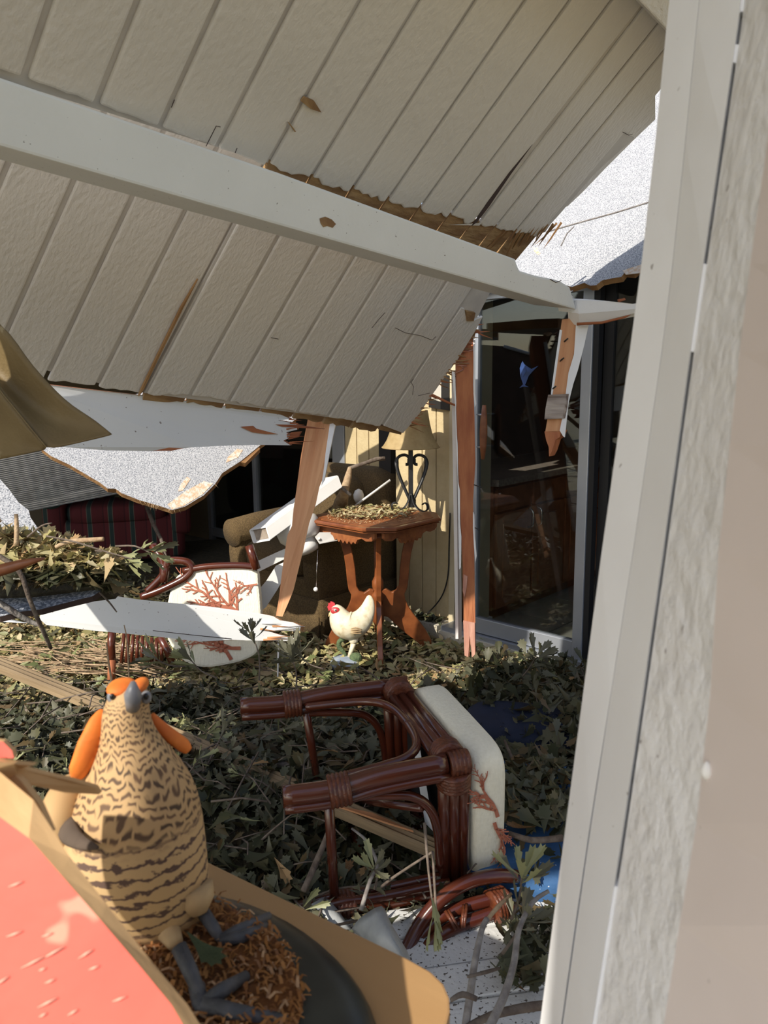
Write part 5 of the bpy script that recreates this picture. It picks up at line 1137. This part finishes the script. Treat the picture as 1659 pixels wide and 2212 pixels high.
tag(leafcloud('dark_leaf_mound', scatter(2600, .35, 1.4, 1.9, 3.6, .13, None, 4), (.05, .11), .7, 'leaf', seed=4), 'heaped dark oak leaves below the sliding glass door', 'leaf litter')
# left pile on the shingle slab
shg = thing('shingle_slab', U(120, 1340, 2.6), 'broken grey shingle slab under the left leaf pile', 'shingle')
spx = [(-120, 1262), (60, 1262), (150, 1256), (205, 1258), (218, 1276), (200, 1288), (150, 1300), (90, 1316), (40, 1322), (0, 1332), (-120, 1345)]
sn, sc_c = tiltplane(100, 1300, 2.55, (.2, .98), math.radians(10))
slab('slab', [PLN(x, y, sn, sc_c) for x, y in spx], -sn*.02, 'shingle_grey', shg, side='crack_dark')
pile = []; r_ = random.Random(5)
for k in range(1500):
    x = r_.uniform(-120, 262)*1.; f_ = r_.random(); top = 1140+max(0, x)*.2; y = top+f_*(1258-top) if x < 200 else r_.uniform(1195, 1265)
    pile.append(tuple(U(x, y, 2.5-f_*.12+r_.uniform(-.06, .06))))
pl1 = [p for p in pile if px(p)[1] < 1235]; pl2 = [p for p in pile if px(p)[1] >= 1235]
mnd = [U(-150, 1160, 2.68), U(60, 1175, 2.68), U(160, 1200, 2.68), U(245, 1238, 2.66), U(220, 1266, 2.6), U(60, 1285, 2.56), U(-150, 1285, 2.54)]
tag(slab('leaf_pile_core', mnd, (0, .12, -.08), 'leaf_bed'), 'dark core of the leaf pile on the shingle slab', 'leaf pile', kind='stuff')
tag(leafcloud('sunlit_leaf_pile', pl1, (.05, .10), .55, 'leaf_dry', seed=6), 'sunlit yellow leaves heaped on the shingle at the left', 'leaf pile')
tag(leafcloud('green_leaf_pile', pl2, (.06, .11), .5, 'leaf', seed=7), 'green oak leaves hanging over the shingle slab edge', 'leaf pile')
# leaves on the table and the armchairs
def disc(n, c, ra, rb, z, dz, seed):
    r_ = random.Random(seed); return [tuple(c+Vector((1, 0, 0))*(ra*math.sqrt(t)*math.cos(a))+Vector((0, 1, 0))*(rb*math.sqrt(t)*math.sin(a))+Z*(z+r_.uniform(0, dz))) for t, a in ((r_.random(), r_.uniform(0, 6.283)) for _ in range(n))]
tag(leafcloud('table_leaf_litter', disc(520, TC+Vector((-.03, .06, 0)), .23, .20, TZ+.008, .02, 8), (.02, .06), .3, 'leaf_dry', lobed=False, seed=8), 'dry yellow leaves scattered over the parlour table top', 'leaf litter')
tag(leafcloud('table_crumbs', disc(900, TC+Vector((-.02, .0, 0)), .26, .25, TZ+.005, .004, 9), (.006, .014), .2, 'feather_pale', lobed=False, seed=9), 'pale crumbs dusting the parlour table top', 'crumbs')
tag(leafcloud('armchair_leaf_litter', disc(260, SP(.45, .35, 0), .24, .2, .55, .04, 10), (.03, .08), .5, 'leaf', lobed=False, seed=10), 'dead leaves gathered on the tweed armchair seat', 'leaf litter')
tag(leafcloud('striped_chair_leaf_litter', disc(420, TP(0, .35, 0), .34, .24, .55, .10, 11), (.04, .10), .6, 'leaf', lobed=False, seed=11), 'dead leaves heaped on the striped armchair seat', 'leaf litter')
tag(leafcloud('sill_leaf_litter', [tuple(W(tL+.05+random.random()*(tR-tL-.1), .09+random.random()*.03, -.05+random.random()*.05)) for _ in range(160)], (.03, .07), .5, 'leaf', lobed=False, seed=12), 'green leaves caught on the yellow wall ledge', 'leaf litter')
V, Fc = [], []
pale = []
for k in range(190):                  # straw-like sticks in the sunny left patch
    c = F(rs.uniform(20, 330), rs.uniform(1385, 1455), rs.uniform(.09, .13)); a = rs.uniform(-.9, .3); L = rs.uniform(.08, .3); d = Vector((math.cos(a), math.sin(a), rs.uniform(-.1, .1)))
    pale.append(([c-d*L/2, c+d*L/2], rs.uniform(.002, .004)))
o = multitube('straw_stems', pale, 'twig_pale', None, 4, 'stuff'); tag(o, 'thin pale stems strewn in the sunlit patch at left', 'stems')
fine = []
for k in range(420):
    x, y, z = scatter(1, -2.0, 1.4, 1.4, 3.6, .08, notboards, 1000+k)[0]; a = rs.uniform(0, 6.28); L = rs.uniform(.06, .3); c = Vector((x, y, z+.02)); d = Vector((math.cos(a), math.sin(a), rs.uniform(-.2, .3)))
    fine.append(([c-d*L/2, c+Vector((rs.uniform(-.01, .01), rs.uniform(-.01, .01), rs.uniform(0, .02))), c+d*L/2], rs.uniform(.0015, .0035)))
tag(multitube('fine_twigs', fine, 'twig', None, 4, 'stuff'), 'tangle of thin brown twigs in the leaf litter', 'twigs')

# individual leaves lying on top
def leafmesh(name, mat, fold, curl, wide=1.):
    V = [Vector((x*wide, y-.5, fold*abs(x)+curl*(y-.5)**2)) for x, y in LV]
    me = bpy.data.meshes.new(name); me.from_pydata(V, [], LF); me.materials.append(MATS[mat]); me.update(); return me
protos = [leafmesh('oak_leaf', mt, f_, c_, w_) for mt, f_, c_, w_ in (('leaf', .3, .3, .75), ('leaf', .1, -.4, .85), ('leaf_fresh', .35, .2, .65), ('leaf_fresh', .2, .6, .8), ('leaf_dry', .3, -.3, .8))]
NM = [('green oak leaf lying flat on the dark litter', 'green leaves on the litter'), ('dull green oak leaf curled on the dark litter', 'dull leaves on the litter'), ('fresh light green oak leaf on the dark litter', 'light green leaves on the litter'), ('curled light green oak leaf on the dark litter', 'curled light leaves on the litter'), ('yellow dry oak leaf on the dark litter', 'yellow leaves on the litter')]
for k, (x, y, z) in enumerate(scatter(150, -1.1, 1.2, 1.7, 3.3, .02, notboards, 77)):
    i = rs.randrange(5); o = bpy.data.objects.new('oak_leaf', protos[i]); s = rs.uniform(.06, .10)
    mw = Matrix.Translation((x, y, z+.062)) @ Matrix.Rotation(rs.uniform(0, 6.28), 4, 'Z') @ Matrix.Rotation(rs.gauss(0, .35), 4, 'X') @ Matrix.Rotation(rs.gauss(0, .35), 4, 'Y') @ Matrix.Scale(s, 4)
    place(o, None, mw); tag(o, NM[i][0], 'leaf', NM[i][1])
# leafy sprigs
def sprig(pos, d, L, label, nl=7, ls=.10, mat=2, group=None, bend=.1, seed=0, spread=.7, tm='twig'):
    r_ = random.Random(seed); d = Vector(d).normalized(); t = thing('leafy_sprig', pos, label, 'sprig', group); s_ = d.orthogonal().normalized()
    P = [Vector(pos), Vector(pos)+d*L*.5+s_*bend*L, Vector(pos)+d*L]; tube('stem', P, [.004, .003, .002], tm, t, n=5, sp=3)
    for k in range(nl):
        f_ = 1-.35*(k/nl)**1.5; b = P[0].lerp(P[2], f_)+s_*bend*L*4*f_*(1-f_)*.5; a = k*2.4+r_.uniform(-.3, .3)
        side = (Matrix.Rotation(a, 3, d) @ s_); ld = (d*r_.uniform(.35, 1.1)+side*spread).normalized(); nrm = (d-ld*d.dot(ld)); nrm = nrm.normalized() if nrm.length > .05 else ld.orthogonal().normalized()
        R = Matrix((ld.cross(nrm), ld, nrm)).transposed().to_4x4(); o = bpy.data.objects.new('leaf', protos[mat if r_.random() < .75 else 0]); ss = ls*r_.uniform(.75, 1.15)
        R.translation = b+ld*ss*.5; place(o, t, R @ Matrix.Scale(ss, 4))
    return t
sprig(F(905, 1850, .0)*0+U(810, 1920, 1.95), U(808, 1868, 1.9)-U(812, 1950, 2.0), .09, 'light green leafy sprig in the sun patch below the fallen chair legs', 8, .075, 2, seed=1)
sprig(U(898, 1760, 1.75)+Vector((.02, 0, -.02)), U(910, 1960, 1.7)-U(898, 1840, 1.75), .20, 'wilted yellow green sprig hanging in front of the rattan back frame', 6, .075, 2, seed=2, spread=.25, bend=.02)
sprig(U(1105, 1985, 1.62), U(1128, 1890, 1.6)-U(1105, 1985, 1.62), .10, 'green leafy sprig tip beside the white post above the backrest', 9, .085, 2, seed=3)
sprig(U(1085, 2060, 1.6), U(1115, 2010, 1.6)-U(1085, 2060, 1.6), .08, 'drooping green sprig on the branch near the speckled boards', 8, .08, 0, seed=4)
sprig(U(400, 1440, 3.3), U(330, 1420, 3.25)-U(400, 1440, 3.3), .14, 'bright sunlit sprig in front of the coral print chair', 9, .11, 2, seed=5)
sprig(U(470, 1465, 3.2), U(420, 1430, 3.2)-U(470, 1465, 3.2), .14, 'leafy oak sprig just left of the white rod', 9, .11, 2, seed=6)
sprig(U(560, 1470, 3.15), U(548, 1400, 3.15)-U(560, 1470, 3.15), .2, 'dark narrow leaf sprig upright near the plank end', 8, .10, 0, seed=7)
sprig(U(640, 1490, 3.1), U(630, 1430, 3.1)-U(640, 1490, 3.1), .14, 'dark leafy sprig left of the blue stone base', 8, .12, 0, seed=8)
sprig(U(700, 1445, 3.4), U(672, 1430, 3.4)-U(700, 1445, 3.4), .12, 'fan of green leaves left of the hen figurine', 9, .13, 0, seed=9)
sprig(U(1130, 1460, 3.2), U(1155, 1420, 3.15)-U(1130, 1460, 3.2), .12, 'upright pale sprig against the glass door sill', 6, .11, 1, seed=10)
sprig(U(250, 1180, 2.4), U(330, 1195, 2.35)-U(250, 1180, 2.4), .13, 'sunlit leaf spray reaching right from the left pile', 7, .10, 2, seed=11)
sprig(U(205, 1190, 2.4), U(262, 1205, 2.4)-U(205, 1190, 2.4), .1, 'sunlit leaf spray nearest the left pile centre', 7, .10, 2, seed=12)
for k, (x, y, z) in enumerate(scatter(46, -1.2, 1.1, 1.75, 3.1, .02, notboards, 99)):
    sprig((x, y, z+.03), (rs.uniform(-1, 1), rs.uniform(-1, 1), rs.uniform(.1, .7)), rs.uniform(.08, .18), ['dull green oak sprig lying on the dark litter', 'green oak sprig with fresh leaves on the dark litter'][k % 2], rs.randint(5, 8), rs.uniform(.05, .085), [1, 2][k % 2], ['dull oak sprigs on the litter', 'fresh oak sprigs on the litter'][k % 2], rs.uniform(-.1, .1), 100+k)
# named branches and twigs
def br(pts, r, label, mat='twig', name='branch', dflt=None, sub=3): return tag(tube(name, pts, r, mat, n=7, sp=sub), label, 'branch')
br([U(1000, 2250, 1.45), U(1015, 2150, 1.5), U(1025, 2080, 1.52), U(1040, 2010, 1.56), U(1052, 1985, 1.58)], [.008, .008, .007, .006, .006], 'grey upright branch over the speckled boards left of its pair', 'twig_grey')
br([U(1040, 2250, 1.4), U(1085, 2160, 1.45), U(1110, 2080, 1.5), U(1120, 2010, 1.55), U(1150, 1950, 1.6), U(1185, 1925, 1.62)], [.009, .008, .007, .006, .005, .004], 'grey slanting branch over the speckled boards nearest the post', 'twig_grey')
br([U(980, 2235, 1.45), U(1060, 2195, 1.48), U(1130, 2178, 1.5), U(1175, 2172, 1.5)], [.006, .008, .009, .009], 'dark thick twig lying across the bottom speckled boards', 'twig')
br([U(1010, 2110, 1.5), U(1050, 2100, 1.52), U(1078, 2092, 1.54)], [.003, .004, .003], 'thin dark twig on the middle speckled board', 'twig')
br([U(975, 2160, 1.45), U(1000, 2148, 1.47), U(1030, 2158, 1.47)], [.004, .006, .005], 'short dark twig beside the shelf corner', 'twig')
br([U(1050, 1990, 1.58), U(1075, 1960, 1.6), U(1105, 1930, 1.62)], [.004, .005, .003], 'reddish twig crossing the rattan backrest', 'twig_pale')
br([U(935, 1840, 1.75), U(900, 1862, 1.78), U(850, 1895, 1.85), U(825, 1915, 1.9)], [.003, .003, .0035, .004], 'thin bent twig in front of the fallen chair seat', 'twig')
br([U(935, 1840, 1.75), U(938, 1900, 1.74), U(942, 1965, 1.72)], .003, 'thin hanging twig in front of the rattan back frame', 'twig')
br([U(780, 1965, 1.9), U(800, 1900, 1.92), U(815, 1870, 1.95), U(795, 1820, 2.0), U(760, 1790, 2.05)], [.006, .005, .004, .004, .003], 'grey twig rising under the fallen chair legs', 'twig_grey')
br([U(655, 1925, 2.0), U(680, 1870, 2.05), U(705, 1810, 2.1), U(715, 1780, 2.1)], [.008, .009, .008, .006], 'dark branch rising behind the shelf edge', 'twig')
br([F(530, 1640, .16), F(600, 1650, .17), F(680, 1668, .16), F(800, 1680, .14)], [.014, .016, .015, .010], 'grey branch lying under the fallen chair legs', 'twig_grey')
br([U(252, 1530, 2.9), U(236, 1440, 2.9), U(232, 1405, 2.9), U(230, 1388, 2.9)], [.004, .004, .003, .003], 'pale upright twig behind the game bird head', 'twig_pale')
br([U(280, 1500, 3.1), U(275, 1390, 3.1), U(268, 1350, 3.1)], [.004, .003, .002], 'pale upright twig in front of the white plank', 'twig_pale')
br([U(-20, 1190, 2.3), U(40, 1232, 2.32), U(62, 1290, 2.35), U(85, 1345, 2.4), U(110, 1400, 2.5)], [.007, .008, .007, .007, .006], 'brown crooked branch draped over the shingle slab', 'twig')
br([U(-20, 1290, 2.4), U(30, 1322, 2.42), U(70, 1345, 2.45), U(90, 1350, 2.45)], [.010, .010, .008, .006], 'grey thick branch on the shingle slab', 'twig_grey')
br([U(110, 1228, 2.45), U(170, 1238, 2.45), U(230, 1250, 2.43), U(272, 1252, 2.42)], [.009, .010, .009, .008], 'upper grey branch stub sticking out of the left pile', 'twig_grey')
br([U(150, 1240, 2.46), U(210, 1252, 2.45), U(250, 1262, 2.44), U(272, 1266, 2.43)], [.009, .012, .011, .011], 'lower pale branch stub sticking out of the left pile', 'twig_pale')
br([U(120, 1182, 2.4), U(150, 1170, 2.4), U(200, 1166, 2.38), U(224, 1164, 2.38)], [.006, .008, .008, .007], 'pale broken stick on top of the left pile', 'twig_pale')
br([U(35, 1180, 2.4), U(36, 1140, 2.4), U(35, 1110, 2.4)], [.008, .007, .006], 'short upright twig on the left pile', 'twig_pale')
br([U(60, 1160, 2.4), U(90, 1136, 2.38), U(112, 1130, 2.37)], [.004, .003, .002], 'thin forked twig above the left pile', 'twig')
br([U(100, 1158, 2.38), U(160, 1170, 2.36), U(230, 1192, 2.34), U(288, 1208, 2.32)], [.003, .003, .0025, .002], 'thin red twig reaching right from the left pile', 'twig')
br([U(215, 1280, 2.5), U(235, 1300, 2.48), U(252, 1322, 2.46)], [.003, .003, .002], 'thin curved twig over the top of the white plank', 'twig')
br([F(870, 1560, .25), F(900, 1520, .2), F(940, 1500, .18)], [.006, .006, .004], 'brown twig behind the fallen chair front rail', 'twig')
br([F(1090, 1600, .22), F(1130, 1690, .2), F(1180, 1770, .2)], [.005, .006, .005], 'thin dark branch leaning beside the white post', 'twig')
br([F(1100, 1800, .22), F(1150, 1815, .22), F(1215, 1810, .22)], [.007, .009, .010], 'brown twig across the blue cushion', 'twig')
tag(leafcloud('cushion_leaves', [tuple(F(rs.uniform(1090, 1220), rs.uniform(1640, 1770), .2+rs.uniform(0, .06))) for _ in range(260)], (.05, .1), .6, 'leaf', seed=21), 'dark leaves heaped between the blue cushion and navy cushion', 'leaf litter')
lfm = leafmesh('brown_leaf', 'leaf_brown', .3, .4, .8)
for (x, y, z, a, s, lab) in ((1112, 2125, .06, .6, .075, 'brown curled leaf on the lower speckled board'), (1125, 1788, .22, 1.4, .09, 'brown dead leaf lying on the blue cushion'), (745, 1885, .1, -.3, .1, 'orange brown leaf beside the shelf edge'), (1145, 2112, .06, 1.5, .09, 'long brown leaf beside the post foot')):
    o = bpy.data.objects.new('brown_leaf', lfm); place(o, None, Matrix.Translation(F(x, y, z)) @ Matrix.Rotation(a, 4, 'Z') @ Matrix.Scale(s, 4)); tag(o, lab, 'leaf')
o = bpy.data.objects.new('olive_leaf', leafmesh('olive_leaf', 'moss_green', .2, .2, .9)); P = (S(412, 2025, .052)+S(470, 2080, .052))/2; d = S(412, 2025, .05)-S(470, 2080, .05)
place(o, None, Matrix.Translation(P) @ Matrix.Rotation(math.atan2(d.y, d.x)+math.pi/2, 4, 'Z') @ Matrix.Scale(.075, 4)); tag(o, 'olive green leaf lying on the straw of the oval stand', 'leaf')

tag(leafcloud('post_foot_leaves', [tuple(F(rs.uniform(1085, 1230), rs.uniform(1950, 2120), .06+rs.uniform(0, .09))) for _ in range(150)]+[tuple(F(rs.uniform(640, 900), rs.uniform(1850, 1990), .04+rs.uniform(0, .05))) for _ in range(160)], (.05, .09), .6, 'leaf', seed=22), 'dark leaves drifted around the speckled boards and post foot', 'leaf litter')
tag(leafcloud('porch_darkening_litter', [(x, y, .03+rs.uniform(0, .05)) for x, y in ((rs.uniform(-2.6, -.6), rs.uniform(4.3, 5.6)) for _ in range(1800))], (.04, .09), .5, 'leaf', lobed=False, seed=23), 'leaf litter added to darken the floor before the striped armchair', 'leaf litter')  # litter spread to blacken the rear floor, where only shade falls
# ------------------------------------------------------------------ what the glass door mirrors: trees and a neighbour's roof behind the viewer
def tree(pos, h, r, label, seed):
    t = thing('oak_tree', pos, label, 'tree', 'trees behind the viewer'); p = Vector(pos); r_ = random.Random(seed)
    tube('trunk', [p, p+Vector((.2, .1, h*.3)), p+Vector((-.1, .2, h*.6)), p+Vector((.1, 0, h*.9))], [.28, .22, .15, .05], 'bark', t, n=9, sp=3)
    pts = []
    for c in range(11):
        a = r_.uniform(0, 6.28); cc = p+Vector((math.cos(a)*r*r_.uniform(.2, 1), math.sin(a)*r*r_.uniform(.2, 1), h*r_.uniform(.38, 1)))
        tube('limb', [p+Z*h*.35, p.lerp(cc, .6)+Z*h*.1, cc], [.09, .05, .02], 'bark', t, n=5)
        pts += [tuple(cc+Vector((r_.gauss(0, 1), r_.gauss(0, 1), r_.gauss(0, .6)))*(r*.2)) for _ in range(110)]
    leafcloud('crown', pts, (.2, .4), 1., 'tree_leaf', t, lobed=False, seed=seed, wide=1.6)
tree((-12.5, 1.6, -.1), 8.5, 2.4, 'broad oak tree mirrored at the left of the glass door', 1)
tree((-15, -2.6, -.1), 9, 2.6, 'tall oak tree mirrored in the middle of the glass door', 2)
tree((-11, -6.5, -.1), 7, 2.4, 'lower oak tree mirrored beside the white post', 3)

# broken white beam out on the lawn side, seen in the glass door
def MIR(x, y, d):
    P = U(x, y, d); k = (P-HO).dot(HN); return P-HN*(2*k)
mb = thing('leaning_white_beam', MIR(1106, 1180, 7.0)-Z*.02, 'broken white beam with raw orange top mirrored low in the glass door', 'beam')
mf = [MIR(x, y, 7.0) for x, y in ((1105, 1180), (1107, 1130), (1209, 1032), (1215, 1060))]; mt = HN*.12-HA*.05
slab('beam', mf, mt, 'white_paint', mb)
slab('raw_edge', [mf[1]+Z*.004, mf[2]+Z*.004, mf[2]+Z*.004+mt, mf[1]+Z*.004+mt], Z*.012, 'redwood_light', mb)

rsn = thing('fallen_roof_section', MIR(1100, 1150, 8.6)*1, 'big brown fallen roof section mirrored in the glass door', 'roof panel')
rq = [MIR(x, y, 8.6) for x, y in ((960, 738), (1085, 748), (1155, 768), (1190, 812), (1206, 850), (1222, 1000), (1235, 1165), (960, 1165))]
slab('deck', rq, -HA*.25, 'roof_brown', rsn)
tube('white_edge', [p+HA*.01 for p in rq[1:5]], .02, 'white_paint', rsn, n=6)
